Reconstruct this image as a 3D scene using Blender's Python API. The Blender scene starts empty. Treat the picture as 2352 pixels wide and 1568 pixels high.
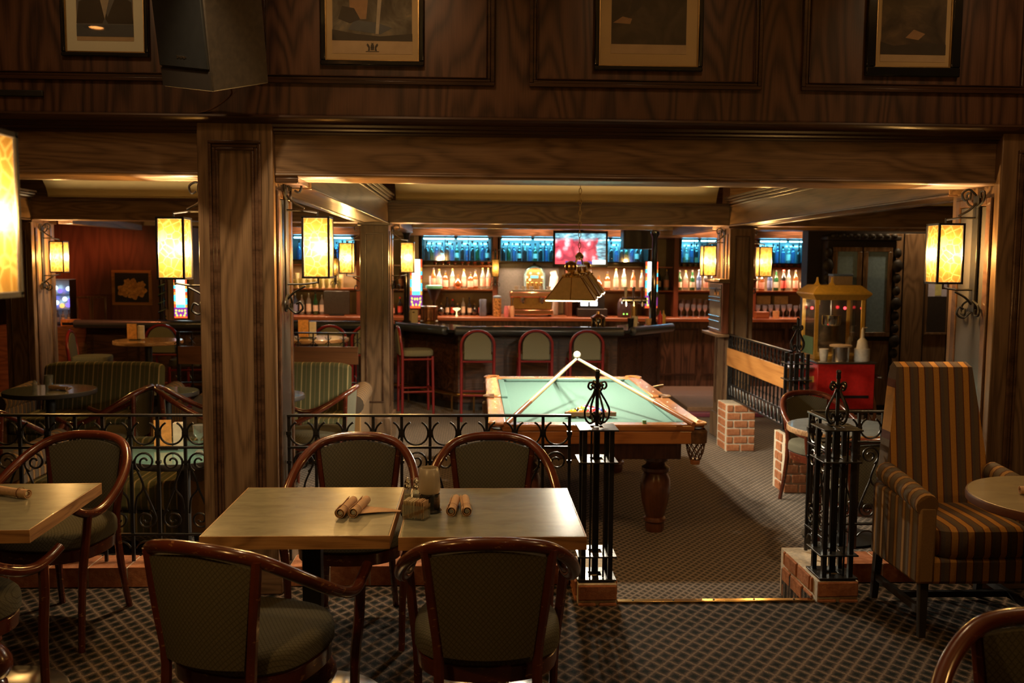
import bpy, bmesh, math, random
from mathutils import Vector, Matrix
random.seed(7)
PI = math.pi
R = math.radians
sc = bpy.context.scene
COL = sc.collection

# ---------------------------------------------------------------- camera, world, exposure
cam_d = bpy.data.cameras.new('camera')
cam = bpy.data.objects.new('camera', cam_d)
COL.objects.link(cam)
FPX = 2130.0
cam_d.sensor_width = 36.0
cam_d.lens = FPX / 2352 * 36.0
cam_d.clip_start = 0.05
pitch, yaw, roll = math.atan(184 / FPX), math.atan(86 / FPX), 0.0075
fw = Vector((math.sin(yaw) * math.cos(pitch), math.cos(yaw) * math.cos(pitch), -math.sin(pitch)))
rt = Vector((math.cos(yaw), -math.sin(yaw), 0))
up = rt.cross(fw)
r2 = rt * math.cos(roll) + up * math.sin(roll)
u2 = up * math.cos(roll) - rt * math.sin(roll)
M = Matrix((r2, u2, -fw)).transposed().to_4x4()
M.translation = Vector((0, 0, 1.66))
cam.matrix_world = M
cam_d.dof.use_dof = True
cam_d.dof.focus_distance = 4.0
cam_d.dof.aperture_fstop = 4.0
sc.camera = cam

world = bpy.data.worlds.new('world')
sc.world = world
world.use_nodes = True
bg = world.node_tree.nodes['Background']
bg.inputs[0].default_value = (1.0, 0.72, 0.45, 1)
bg.inputs[1].default_value = 0.0

sc.view_settings.view_transform = 'Standard'
sc.view_settings.look = 'None'
sc.view_settings.gamma = 1.0
sc.view_settings.use_curve_mapping = False
sc.view_settings.exposure = 0.0
cy = sc.cycles
cy.use_denoising = True
cy.max_bounces = 7
cy.diffuse_bounces = 3
cy.glossy_bounces = 3
cy.transmission_bounces = 5
cy.transparent_max_bounces = 14
cy.caustics_reflective = False
cy.caustics_refractive = False
cy.sample_clamp_indirect = 4.0
cy.sample_clamp_direct = 0.0

def light(name, kind, loc, power, color, size=0.05, rot=None, parent=None, **kw):
    d = bpy.data.lights.new(name, kind)
    d.energy = power
    d.color = color
    if kind in ('POINT', 'SPOT'):
        d.shadow_soft_size = size
    if kind == 'SPOT':
        d.spot_size = R(kw.get('cone', 90))
        d.spot_blend = kw.get('blend', 0.6)
    if kind == 'AREA':
        d.shape = 'RECTANGLE'
        d.size = size
        d.size_y = kw.get('size_y', size)
        d.spread = R(kw.get('spread', 180))
    o = bpy.data.objects.new(name, d)
    COL.objects.link(o)
    o.location = loc
    if rot:
        o.rotation_euler = rot
    if parent:
        o.parent = parent
    return o

WARM = (1.0, 0.70, 0.38)
# recessed downlights of the front dining room (fixtures are built with the ceiling)
DOWN = [(-0.35, 3.15, 16), (-1.8, 3.2, 9), (2.1, 3.05, 15), (0.95, 3.2, 6), (-1.2, 0.4, 1), (0.6, 0.4, 1), (3.6, 7.2, 14), (5.35, 10.72, 26), (-2.86, 1.88, 2)]  # the corridor one is added to brighten the boards there
WALL_FILL = [(-1.75, 3.55, 3.4), (-0.45, 3.55, 5.4), (0.95, 3.55, 2.4), (2.45, 3.55, 4.4)]  # unseen spots added to brighten the upper wall
for (x, y, p) in WALL_FILL:
    light('wall_fill_spot', 'SPOT', (x, y, 3.36), p * 3.0, (1.0, 0.60, 0.30), 0.06, (R(46), 0, 0), cone=85, blend=0.9)
for (x, y, p) in DOWN:
    light('downlight', 'SPOT', (x, y, 3.36 if y < 5 else 2.72), p * 2.2, WARM, 0.05, (0, 0, 0), cone=118, blend=0.9)

# unseen spot added to brighten the big front column
light('column_fill_spot', 'SPOT', (-1.05, 3.25, 3.36), 150, (1.0, 0.74, 0.42), 0.05, (R(35.5), 0, R(4)), cone=38, blend=1.0)

# ---------------------------------------------------------------- mesh builder
def catmull(P, n=8, closed=False):
    P = [Vector(p) for p in P]
    out = []
    N = len(P)
    rng = range(N if closed else N - 1)
    for i in rng:
        if closed:
            a, b, c, d = P[(i - 1) % N], P[i], P[(i + 1) % N], P[(i + 2) % N]
        else:
            a, b, c, d = P[max(i - 1, 0)], P[i], P[i + 1], P[min(i + 2, N - 1)]
        for k in range(n):
            t = k / n
            out.append(0.5 * ((2 * b) + (c - a) * t + (2 * a - 5 * b + 4 * c - d) * t * t + (3 * b - a - 3 * c + d) * t ** 3))
    if not closed:
        out.append(P[-1].copy())
    return out

class MB:
    def __init__(s):
        s.v, s.f, s.m = [], [], []
        s.cur = 0
        s.T = None
    def mat(s, i):
        s.cur = i
        return s
    def add(s, vs, fs):
        o = len(s.v)
        for p in vs:
            p = Vector(p)
            if s.T is not None:
                p = s.T @ p
            s.v.append(p)
        for f in fs:
            s.f.append([o + i for i in f])
            s.m.append(s.cur)
        return s
    def b(s, x0, x1, y0, y1, z0, z1):
        vs = [(x, y, z) for x in (x0, x1) for y in (y0, y1) for z in (z0, z1)]
        return s.add(vs, [(0, 1, 3, 2), (4, 6, 7, 5), (0, 4, 5, 1), (2, 3, 7, 6), (0, 2, 6, 4), (1, 5, 7, 3)])
    def c(s, cx, cy_, cz, sx, sy, sz):
        return s.b(cx - sx / 2, cx + sx / 2, cy_ - sy / 2, cy_ + sy / 2, cz - sz / 2, cz + sz / 2)
    def tube(s, pts, r, n=8, closed=False, flat=1.0, caps=True, upv=None):
        pts = [Vector(p) for p in pts]
        N = len(pts)
        rs = r if isinstance(r, (list, tuple)) else [r] * N
        vs, fs = [], []
        prev = None
        for i, p in enumerate(pts):
            if closed:
                t = pts[(i + 1) % N] - pts[i - 1]
            else:
                t = pts[min(i + 1, N - 1)] - pts[max(i - 1, 0)]
            t.normalize()
            if prev is None:
                a = Vector(upv) if upv else (Vector((0, 0, 1)) if abs(t.z) < 0.9 else Vector((1, 0, 0)))
            else:
                a = prev
            a = a - t * a.dot(t)
            if a.length < 1e-6:
                a = t.orthogonal()
            a.normalize()
            prev = a
            bq = t.cross(a)
            for k in range(n):
                th = 2 * PI * (k + 0.5) / n
                vs.append(p + a * (math.cos(th) * rs[i]) + bq * (math.sin(th) * rs[i] * flat))
        M_ = N if closed else N - 1
        for i in range(M_):
            j = (i + 1) % N
            for k in range(n):
                fs.append((i * n + k, i * n + (k + 1) % n, j * n + (k + 1) % n, j * n + k))
        if not closed and caps:
            fs.append(tuple(range(n))[::-1])
            fs.append(tuple((N - 1) * n + k for k in range(n)))
        return s.add(vs, fs)
    def cyl(s, p0, p1, r0, r1=None, n=14):
        return s.tube([p0, p1], [r0, r0 if r1 is None else r1], n)
    def bar(s, p0, p1, w):
        return s.tube([p0, p1], w * 0.7071, 4)
    def lathe(s, prof, n=20, c=(0, 0, 0), cap=True):
        vs, fs = [], []
        for (r, z) in prof:
            for k in range(n):
                th = 2 * PI * k / n
                vs.append((c[0] + r * math.cos(th), c[1] + r * math.sin(th), c[2] + z))
        for i in range(len(prof) - 1):
            for k in range(n):
                fs.append((i * n + k, i * n + (k + 1) % n, (i + 1) * n + (k + 1) % n, (i + 1) * n + k))
        if cap:
            fs.append(tuple(range(n))[::-1])
            fs.append(tuple((len(prof) - 1) * n + k for k in range(n)))
        return s.add(vs, fs)
    def loft(s, rings):
        n = len(rings[0])
        vs = [p for r_ in rings for p in r_]
        fs = []
        for i in range(len(rings) - 1):
            for k in range(n):
                fs.append((i * n + k, i * n + (k + 1) % n, (i + 1) * n + (k + 1) % n, (i + 1) * n + k))
        fs.append(tuple(range(n))[::-1])
        fs.append(tuple((len(rings) - 1) * n + k for k in range(n)))
        return s.add(vs, fs)
    def prism(s, poly, axis, a0, a1):
        """poly: 2D points; axis 'x','y','z' is the extrusion axis."""
        def P(p, a):
            return {'x': (a, p[0], p[1]), 'y': (p[0], a, p[1]), 'z': (p[0], p[1], a)}[axis]
        n = len(poly)
        vs = [P(p, a0) for p in poly] + [P(p, a1) for p in poly]
        fs = [tuple(range(n))[::-1], tuple(range(n, 2 * n))]
        for k in range(n):
            fs.append((k, (k + 1) % n, n + (k + 1) % n, n + k))
        return s.add(vs, fs)
    def slab(s, fn, nu, nv, off):
        """closed sheet: fn(u,v)->Vector, off: thickness vector or fn"""
        vs = []
        for side in (0, 1):
            for i in range(nu + 1):
                for j in range(nv + 1):
                    p = Vector(fn(i / nu, j / nv))
                    if side:
                        p = p + (Vector(off(i / nu, j / nv)) if callable(off) else Vector(off))
                    vs.append(p)
        K = (nu + 1) * (nv + 1)
        g = lambda i, j, q: q * K + i * (nv + 1) + j
        fs = []
        for i in range(nu):
            for j in range(nv):
                fs.append((g(i, j, 0), g(i, j + 1, 0), g(i + 1, j + 1, 0), g(i + 1, j, 0)))
                fs.append((g(i, j, 1), g(i + 1, j, 1), g(i + 1, j + 1, 1), g(i, j + 1, 1)))
        for i in range(nu):
            fs.append((g(i, 0, 0), g(i + 1, 0, 0), g(i + 1, 0, 1), g(i, 0, 1)))
            fs.append((g(i, nv, 0), g(i, nv, 1), g(i + 1, nv, 1), g(i + 1, nv, 0)))
        for j in range(nv):
            fs.append((g(0, j, 0), g(0, j, 1), g(0, j + 1, 1), g(0, j + 1, 0)))
            fs.append((g(nu, j, 0), g(nu, j + 1, 0), g(nu, j + 1, 1), g(nu, j, 1)))
        return s.add(vs, fs)
    def sph(s, c, r, n=14, m=8, sq=(1, 1, 1)):
        prof = []
        vs, fs = [], []
        for i in range(m + 1):
            ph = -PI / 2 + PI * i / m
            rr = max(math.cos(ph), 0.02)
            for k in range(n):
                th = 2 * PI * k / n
                vs.append((c[0] + r * sq[0] * rr * math.cos(th), c[1] + r * sq[1] * rr * math.sin(th), c[2] + r * sq[2] * math.sin(ph)))
        for i in range(m):
            for k in range(n):
                fs.append((i * n + k, i * n + (k + 1) % n, (i + 1) * n + (k + 1) % n, (i + 1) * n + k))
        fs.append(tuple(range(n))[::-1])
        fs.append(tuple(m * n + k for k in range(n)))
        return s.add(vs, fs)
    def mesh(s, name, mats, smooth=True, ang=0.7):
        me = bpy.data.meshes.new(name)
        me.from_pydata([tuple(p) for p in s.v], [], s.f)
        for m_ in (mats if isinstance(mats, (list, tuple)) else [mats]):
            me.materials.append(m_)
        me.polygons.foreach_set('material_index', s.m)
        bm = bmesh.new()
        bm.from_mesh(me)
        bmesh.ops.recalc_face_normals(bm, faces=bm.faces)
        bm.to_mesh(me)
        bm.free()
        if smooth:
            me.shade_smooth()
            me.set_sharp_from_angle(angle=ang)
        me.update()
        return me
    def build(s, name, mats, parent=None, smooth=True, bevel=0, loc=None, ang=0.7):
        o = bpy.data.objects.new(name, s.mesh(name, mats, smooth, ang))
        COL.objects.link(o)
        if parent is not None:
            o.parent = parent
        if loc is not None:
            o.location = loc
        if bevel:
            m = o.modifiers.new('bevel', 'BEVEL')
            m.width = bevel
            m.segments = 2
            m.limit_method = 'ANGLE'
            m.angle_limit = R(40)
        return o

def thing(name, label, cat, loc=(0, 0, 0), rz=0, group=None):
    o = bpy.data.objects.new(name, None)
    o.empty_display_size = 0.1
    COL.objects.link(o)
    o.location = loc
    o.rotation_euler = (0, 0, rz)
    tag(o, label, cat, group)
    return o

def tag(o, label, cat, group=None):
    o['label'] = label
    o['category'] = cat
    if group:
        o['group'] = group
    return o

def struct(o):
    o['kind'] = 'structure'
    return o

def inst(name, me, parent=None, loc=None, rot=None, scale=None):
    o = bpy.data.objects.new(name, me)
    COL.objects.link(o)
    if parent is not None:
        o.parent = parent
    if loc is not None:
        o.location = loc
    if rot is not None:
        o.rotation_euler = rot
    if scale is not None:
        o.scale = scale
    return o

def dup(root, loc, rz=0, label=None, group=None):
    def rec(o, parent):
        c = o.copy()
        COL.objects.link(c)
        if parent is not None:
            c.parent = parent
        for ch in o.children:
            rec(ch, c)
        return c
    r = rec(root, None)
    r.location = loc
    r.rotation_euler = (0, 0, rz)
    if label:
        r['label'] = label
    if group:
        r['group'] = group
    return r

# ---------------------------------------------------------------- materials
class NT:
    def __init__(s, name):
        s.m = bpy.data.materials.new(name)
        s.m.use_nodes = True
        s.t = s.m.node_tree
        s.p = s.t.nodes['Principled BSDF']
        s.out = s.t.nodes['Material Output']
    def n(s, typ, **kw):
        nd = s.t.nodes.new(typ)
        for k, v in kw.items():
            if k.startswith('i_'):
                key = k[2:]
                nd.inputs[int(key) if key.isdigit() else key.replace('_', ' ')].default_value = v
            else:
                setattr(nd, k, v)
        return nd
    def l(s, a, b_):
        s.t.links.new(a, b_)
    def math(s, op, a, b_=None, c=None):
        nd = s.t.nodes.new('ShaderNodeMath')
        nd.operation = op
        for i, x in enumerate((a, b_, c)):
            if x is None:
                continue
            if isinstance(x, (int, float)):
                nd.inputs[i].default_value = x
            else:
                s.l(x, nd.inputs[i])
        return nd.outputs[0]
    def ramp(s, fac, stops, interp='LINEAR'):
        nd = s.t.nodes.new('ShaderNodeValToRGB')
        nd.color_ramp.interpolation = interp
        e = nd.color_ramp.elements
        while len(e) < len(stops):
            e.new(0.5)
        for i, (p, c) in enumerate(stops):
            e[i].position = p
            e[i].color = (*c, 1)
        s.l(fac, nd.inputs[0])
        return nd.outputs[0]
    def mix(s, fac, a, b_):
        nd = s.t.nodes.new('ShaderNodeMix')
        nd.data_type = 'RGBA'
        for i, x in ((0, fac), (6, a), (7, b_)):
            if isinstance(x, (int, float)):
                nd.inputs[i].default_value = x
            elif isinstance(x, tuple):
                nd.inputs[i].default_value = (*x, 1)
            else:
                s.l(x, nd.inputs[i])
        return nd.outputs[2]
    def obj(s, scale=(1, 1, 1), rot=(0, 0, 0), loc=(0, 0, 0)):
        tc = s.n('ShaderNodeTexCoord')
        mp = s.n('ShaderNodeMapping')
        mp.inputs['Scale'].default_value = scale
        mp.inputs['Rotation'].default_value = rot
        mp.inputs['Location'].default_value = loc
        s.l(tc.outputs['Object'], mp.inputs[0])
        return mp.outputs[0]
    def noise(s, vec, scale=5, detail=4, rough=0.55, dist=0.0):
        nd = s.n('ShaderNodeTexNoise')
        nd.inputs['Scale'].default_value = scale
        nd.inputs['Detail'].default_value = detail
        nd.inputs['Roughness'].default_value = rough
        nd.inputs['Distortion'].default_value = dist
        s.l(vec, nd.inputs['Vector'])
        return nd.outputs[0]
    def bump(s, h, strength=0.2, dist=0.01):
        nd = s.n('ShaderNodeBump')
        nd.inputs['Strength'].default_value = strength
        nd.inputs['Distance'].default_value = dist
        s.l(h, nd.inputs['Height'])
        s.l(nd.outputs[0], s.p.inputs['Normal'])
    def set(s, color=None, rough=None, metal=None, spec=None, coat=None, coat_rough=None, trans=None, emit=None, estr=None, sheen=None):
        P = s.p.inputs
        if color is not None:
            if isinstance(color, tuple):
                P['Base Color'].default_value = (*color, 1)
            else:
                s.l(color, P['Base Color'])
        for k, v in (('Roughness', rough), ('Metallic', metal), ('Specular IOR Level', spec), ('Coat Weight', coat), ('Coat Roughness', coat_rough), ('Transmission Weight', trans), ('Emission Strength', estr), ('Sheen Weight', sheen)):
            if v is not None:
                if isinstance(v, (int, float)):
                    P[k].default_value = v
                else:
                    s.l(v, P[k])
        if emit is not None:
            if isinstance(emit, tuple):
                P['Emission Color'].default_value = (*emit, 1)
            else:
                s.l(emit, P['Emission Color'])
        return s.m

def plain(name, color, rough=0.5, metal=0.0, var=0.12, scale=30, **kw):
    n = NT(name)
    v = n.noise(n.obj(), scale, 3)
    c = n.ramp(v, [(0.3, tuple(x * (1 - var) for x in color)), (0.7, tuple(min(1, x * (1 + var)) for x in color))])
    return n.set(c, rough, metal, **kw)

def emis(name, color, strength, var=0.0):
    n = NT(name)
    return n.set((0.02, 0.02, 0.02), 0.5, emit=color, estr=strength)

def wood(name, dark, mid, lite, axis='z', rough=0.38, coat=0.15, scale=1.0, bumpy=0.06, grain=0.25):
    n = NT(name)
    st = {'x': (0.10, 1, 1), 'y': (1, 0.10, 1), 'z': (1, 1, 0.10)}[axis]
    v = n.obj(tuple(k * scale for k in st))
    st3 = {'x': (0.16, 1, 1), 'y': (1, 0.16, 1), 'z': (1, 1, 0.16)}[axis]
    cont = n.noise(n.obj(tuple(k * scale for k in st3)), 3.2, 1.5, 0.45, 0.25)
    jag = n.noise(n.obj(tuple(k * scale * 26 for k in st)), 1.0, 2)
    ph = n.math('MULTIPLY_ADD', jag, 1.1, n.math('MULTIPLY', cont, 62.0))
    wv = n.math('MULTIPLY_ADD', n.math('SINE', ph), 0.5, 0.5)
    wv = n.math('POWER', wv, 0.7)
    st2 = {'x': (3, 120, 120), 'y': (120, 3, 120), 'z': (120, 120, 3)}[axis]
    v2 = n.obj(tuple(k * scale for k in st2))
    fine = n.noise(v2, 1.0, 3, 0.6)
    big = n.noise(n.obj(tuple(k * 1.0 for k in st)), 2.2, 2)
    a = n.math('MULTIPLY', wv, grain)
    b_ = n.math('MULTIPLY_ADD', fine, 0.62, a)
    c_ = n.math('MULTIPLY_ADD', big, 0.5, b_)
    c_ = n.math('MULTIPLY', c_, 0.67)
    col = n.ramp(c_, [(0.28, dark), (0.5, mid), (0.78, lite)])
    n.bump(b_, bumpy, 0.004)
    return n.set(col, rough, coat=coat, coat_rough=0.2)

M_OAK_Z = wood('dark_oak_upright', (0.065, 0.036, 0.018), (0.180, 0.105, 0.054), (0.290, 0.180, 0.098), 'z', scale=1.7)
M_OAK_X = wood('dark_oak_level', (0.068, 0.037, 0.018), (0.185, 0.106, 0.054), (0.295, 0.182, 0.098), 'x', scale=2.2)
M_OAK_Y = wood('dark_oak_along', (0.068, 0.037, 0.018), (0.185, 0.106, 0.054), (0.295, 0.182, 0.098), 'y')
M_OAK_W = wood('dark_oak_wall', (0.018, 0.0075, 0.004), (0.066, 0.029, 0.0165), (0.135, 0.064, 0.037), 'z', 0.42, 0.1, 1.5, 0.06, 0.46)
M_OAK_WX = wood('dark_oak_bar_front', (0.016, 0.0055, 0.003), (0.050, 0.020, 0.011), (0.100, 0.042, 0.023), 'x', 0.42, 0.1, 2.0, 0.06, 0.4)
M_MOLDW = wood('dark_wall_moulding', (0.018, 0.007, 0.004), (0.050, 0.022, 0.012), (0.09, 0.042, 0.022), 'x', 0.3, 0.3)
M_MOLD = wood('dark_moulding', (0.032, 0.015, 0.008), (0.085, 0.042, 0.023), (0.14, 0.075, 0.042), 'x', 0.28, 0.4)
M_REDW = wood('reddish_wall_wood', (0.10, 0.032, 0.020), (0.17, 0.058, 0.035), (0.24, 0.09, 0.05), 'z', 0.45, 0.1)
def m_mahog():
    n = NT('mahogany_gloss')
    k = n.noise(n.obj((1, 1, 1)), 9, 3)
    c = n.ramp(k, [(0.3, (0.075, 0.015, 0.007)), (0.7, (0.125, 0.027, 0.012))])
    sc_ = n.noise(n.obj((22, 22, 60)), 1.0, 4, 0.7)
    f = n.ramp(sc_, [(0.62, (0, 0, 0)), (0.66, (1, 1, 1))])
    c = n.mix(n.math('MULTIPLY', f, 0.55), c, (0.38, 0.19, 0.06))
    return n.set(c, 0.24, coat=0.6, coat_rough=0.12)
M_MAHOG = m_mahog()
M_EDGE = wood('oak_table_edge', (0.18, 0.085, 0.035), (0.46, 0.26, 0.12), (0.60, 0.37, 0.19), 'x', 0.4, 0.2, 3.0)
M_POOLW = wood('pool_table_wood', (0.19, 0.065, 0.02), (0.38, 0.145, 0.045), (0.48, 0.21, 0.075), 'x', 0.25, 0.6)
M_POOLWY = wood('pool_table_wood_along', (0.19, 0.065, 0.02), (0.38, 0.145, 0.045), (0.48, 0.21, 0.075), 'y', 0.25, 0.6)
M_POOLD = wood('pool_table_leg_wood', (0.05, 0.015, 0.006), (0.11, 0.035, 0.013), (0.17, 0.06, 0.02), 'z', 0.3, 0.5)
M_BARW = wood('orange_bar_wood', (0.16, 0.045, 0.016), (0.32, 0.10, 0.035), (0.42, 0.16, 0.06), 'x', 0.3, 0.4)
M_BARU = wood('red_bar_upright', (0.09, 0.025, 0.012), (0.19, 0.055, 0.025), (0.27, 0.09, 0.04), 'z', 0.35, 0.3)
M_BOARD = wood('honey_board', (0.30, 0.11, 0.025), (0.47, 0.20, 0.05), (0.58, 0.28, 0.085), 'y', 0.4, 0.2)
M_IRON = plain('black_iron', (0.014, 0.013, 0.012), 0.33, 0.2, 0.3, 60, spec=0.6)
M_BLACK = plain('black_plastic', (0.012, 0.012, 0.012), 0.5)
M_BLACKG = plain('black_gloss', (0.010, 0.011, 0.013), 0.10, coat=0.5)
M_DARK = plain('near_black_brown', (0.016, 0.011, 0.008), 0.6)
M_BRASS = plain('polished_brass', (0.65, 0.42, 0.15), 0.18, 1.0, 0.05)
M_BRASSD = plain('aged_brass', (0.40, 0.26, 0.10), 0.35, 1.0, 0.15)
M_COPPER = plain('copper', (0.70, 0.36, 0.20), 0.22, 1.0, 0.05)
M_STEEL = plain('brushed_steel', (0.55, 0.54, 0.52), 0.25, 1.0, 0.05)
M_CHROME = plain('chrome', (0.75, 0.75, 0.75), 0.12, 1.0, 0.03)
M_RED = plain('red_enamel', (0.62, 0.022, 0.018), 0.3, coat=0.3)
M_STOOL = plain('red_lacquer', (0.17, 0.013, 0.013), 0.3, coat=0.3)
M_GOLD = plain('gold_paint', (0.62, 0.40, 0.08), 0.4)
M_WHITE = plain('white_plastic', (0.72, 0.68, 0.60), 0.45)
M_CREAM = plain('cream_plaster', (0.74, 0.60, 0.34), 0.85, 0, 0.05, 3)
M_PAPER = plain('cream_paper', (0.68, 0.58, 0.40), 0.8, 0, 0.05, 8)
M_CARD = plain('orange_card', (0.72, 0.36, 0.11), 0.6, 0, 0.3, 25)
M_NAP = plain('peach_napkin', (0.62, 0.40, 0.24), 0.9, 0, 0.12, 60)
M_BAND = plain('napkin_band', (0.22, 0.10, 0.05), 0.8)
M_LEATHER = plain('brown_leather', (0.10, 0.045, 0.018), 0.5, 0, 0.4, 40)
M_PAINT_STEEL = plain('grey_steel_panel', (0.22, 0.22, 0.21), 0.35, 0.5)
M_STEPTAN = plain('tan_landing', (0.20, 0.12, 0.07), 0.8)
M_STEPPUR = plain('maroon_step', (0.16, 0.03, 0.055), 0.7)

def m_carpet(name, px_, py_, stops, fz_=0.24):
    n = NT(name)
    tc = n.n('ShaderNodeTexCoord')
    sp = n.n('ShaderNodeSeparateXYZ')
    n.l(tc.outputs['Object'], sp.inputs[0])
    wob = n.noise(n.obj(), 40, 2)
    wob = n.math('MULTIPLY', n.math('SUBTRACT', wob, 0.5), 0.25)
    x = n.math('MULTIPLY', sp.outputs[0], 1 / px_)
    y = n.math('MULTIPLY', sp.outputs[1], 1 / py_)
    u = n.math('ADD', n.math('ADD', x, y), wob)
    v = n.math('ADD', n.math('SUBTRACT', x, y), wob)
    tu = n.math('ABSOLUTE', n.math('SUBTRACT', n.math('FRACT', u), 0.5))
    tv = n.math('ABSOLUTE', n.math('SUBTRACT', n.math('FRACT', v), 0.5))
    mx = n.math('MAXIMUM', tu, tv)
    fz = n.noise(n.obj(), 160, 3)
    k = n.math('MULTIPLY_ADD', fz, fz_, n.math('SUBTRACT', mx, fz_ / 2))
    col = n.ramp(k, stops)
    n.bump(fz, 0.5, 0.01)
    return n.set(col, 0.95, spec=0.1)
M_CARPET = m_carpet('lattice_carpet', 0.074, 0.098, [(0.16, (0.010, 0.012, 0.010)), (0.30, (0.042, 0.033, 0.027)), (0.40, (0.078, 0.056, 0.044)), (0.47, (0.165, 0.120, 0.088))])
M_CARPETB = m_carpet('fine_lattice_carpet', 0.050, 0.066, [(0.14, (0.055, 0.050, 0.042)), (0.30, (0.125, 0.102, 0.084)), (0.40, (0.19, 0.148, 0.118)), (0.47, (0.29, 0.23, 0.18))])

def m_fabric(name, base, line, p=0.02, lw=0.86):
    n = NT(name)
    tc = n.n('ShaderNodeTexCoord')
    sp = n.n('ShaderNodeSeparateXYZ')
    n.l(tc.outputs['Object'], sp.inputs[0])
    x = n.math('MULTIPLY', sp.outputs[0], 1 / p)
    y = n.math('MULTIPLY', n.math('ADD', sp.outputs[1], sp.outputs[2]), 1 / (p * 1.1))
    tu = n.math('ABSOLUTE', n.math('SUBTRACT', n.math('FRACT', n.math('ADD', x, y)), 0.5))
    tv = n.math('ABSOLUTE', n.math('SUBTRACT', n.math('FRACT', n.math('SUBTRACT', x, y)), 0.5))
    mx = n.math('MULTIPLY', n.math('MAXIMUM', tu, tv), 2)
    fz = n.noise(n.obj(), 220, 3)
    b2 = n.mix(fz, tuple(k * 0.7 for k in base), tuple(k * 1.25 for k in base))
    col = n.mix(n.ramp(mx, [(lw - 0.06, (0, 0, 0)), (lw, (1, 1, 1))]), b2, line)
    n.bump(fz, 0.3, 0.004)
    return n.set(col, 0.9, spec=0.15)
M_FAB = m_fabric('olive_lattice_fabric', (0.125, 0.116, 0.080), (0.072, 0.064, 0.044), 0.016)
M_FABS = m_fabric('olive_stool_fabric', (0.155, 0.145, 0.09), (0.12, 0.11, 0.07))

def m_stripe(name, stops, p, phase=0.0):
    n = NT(name)
    tc = n.n('ShaderNodeTexCoord')
    sp = n.n('ShaderNodeSeparateXYZ')
    n.l(tc.outputs['Object'], sp.inputs[0])
    t = n.math('FRACT', n.math('MULTIPLY_ADD', sp.outputs[0], 1 / p, phase + 50))
    col = n.ramp(t, stops, 'CONSTANT')
    fz = n.noise(n.obj(), 150, 3)
    col = n.mix(n.math('MULTIPLY', fz, 0.4), col, (0.03, 0.02, 0.012))
    n.bump(fz, 0.25, 0.004)
    return n.set(col, 0.85, spec=0.15)
M_WING = m_stripe('gold_striped_fabric', [(0.0, (0.50, 0.235, 0.05)), (0.37, (0.12, 0.042, 0.026)), (0.44, (0.115, 0.085, 0.070)), (0.66, (0.145, 0.095, 0.055)), (0.93, (0.12, 0.042, 0.026))], 0.074, 0.1)
def m_stripe_y(name):
    n = NT(name)
    tc = n.n('ShaderNodeTexCoord')
    sp = n.n('ShaderNodeSeparateXYZ')
    n.l(tc.outputs['Object'], sp.inputs[0])
    t = n.math('FRACT', n.math('MULTIPLY_ADD', sp.outputs[1], 1 / 0.074, 50))
    col = n.ramp(t, [(0.0, (0.36, 0.20, 0.07)), (0.28, (0.12, 0.06, 0.035)), (0.40, (0.14, 0.11, 0.08)), (0.9, (0.12, 0.06, 0.035))], 'CONSTANT')
    fz = n.noise(n.obj(), 150, 3)
    col = n.mix(n.math('MULTIPLY', fz, 0.4), col, (0.03, 0.02, 0.012))
    return n.set(col, 0.85, spec=0.15)
M_WINGY = m_stripe_y('gold_striped_arm_fabric')
M_SOFA = m_stripe('green_striped_fabric', [(0.0, (0.34, 0.26, 0.12)), (0.13, (0.085, 0.085, 0.035)), (0.5, (0.17, 0.13, 0.06)), (0.6, (0.085, 0.085, 0.035))], 0.085)

def m_laminate(name, a, b_, rough=0.27):
    n = NT(name)
    k = n.noise(n.obj((1, 2.2, 1)), 7, 5, 0.6, 0.6)
    col = n.ramp(k, [(0.3, a), (0.7, b_)])
    return n.set(col, rough, coat=0.25, coat_rough=0.1)
M_LAM = m_laminate('grey_green_laminate', (0.17, 0.170, 0.120), (0.29, 0.285, 0.205))
M_LAMD = m_laminate('dark_green_laminate', (0.10, 0.13, 0.10), (0.16, 0.19, 0.15), 0.15)

def m_cloth():
    n = NT('pool_cloth')
    k = n.noise(n.obj(), 120, 3)
    col = n.ramp(k, [(0.3, (0.080, 0.150, 0.132)), (0.7, (0.098, 0.175, 0.155))])
    return n.set(col, 0.95, spec=0.1)
M_CLOTH = m_cloth()

def m_brick(name, a, b_):
    n = NT(name)
    oi = n.n('ShaderNodeObjectInfo')
    k = n.noise(n.obj(), 28, 5, 0.65)
    c = n.ramp(k, [(0.25, tuple(x * 0.6 for x in a)), (0.5, a), (0.72, b_), (0.9, (0.55, 0.42, 0.30))])
    c = n.mix(n.math('MULTIPLY', oi.outputs['Random'], 0.45), c, (0.24, 0.085, 0.04))
    n.bump(k, 0.6, 0.01)
    return n.set(c, 0.9, spec=0.15)
M_BRICK = m_brick('orange_brick', (0.42, 0.16, 0.07), (0.52, 0.24, 0.11))
M_MORTAR = plain('mortar', (0.60, 0.50, 0.37), 0.95, 0, 0.2, 50)

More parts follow.
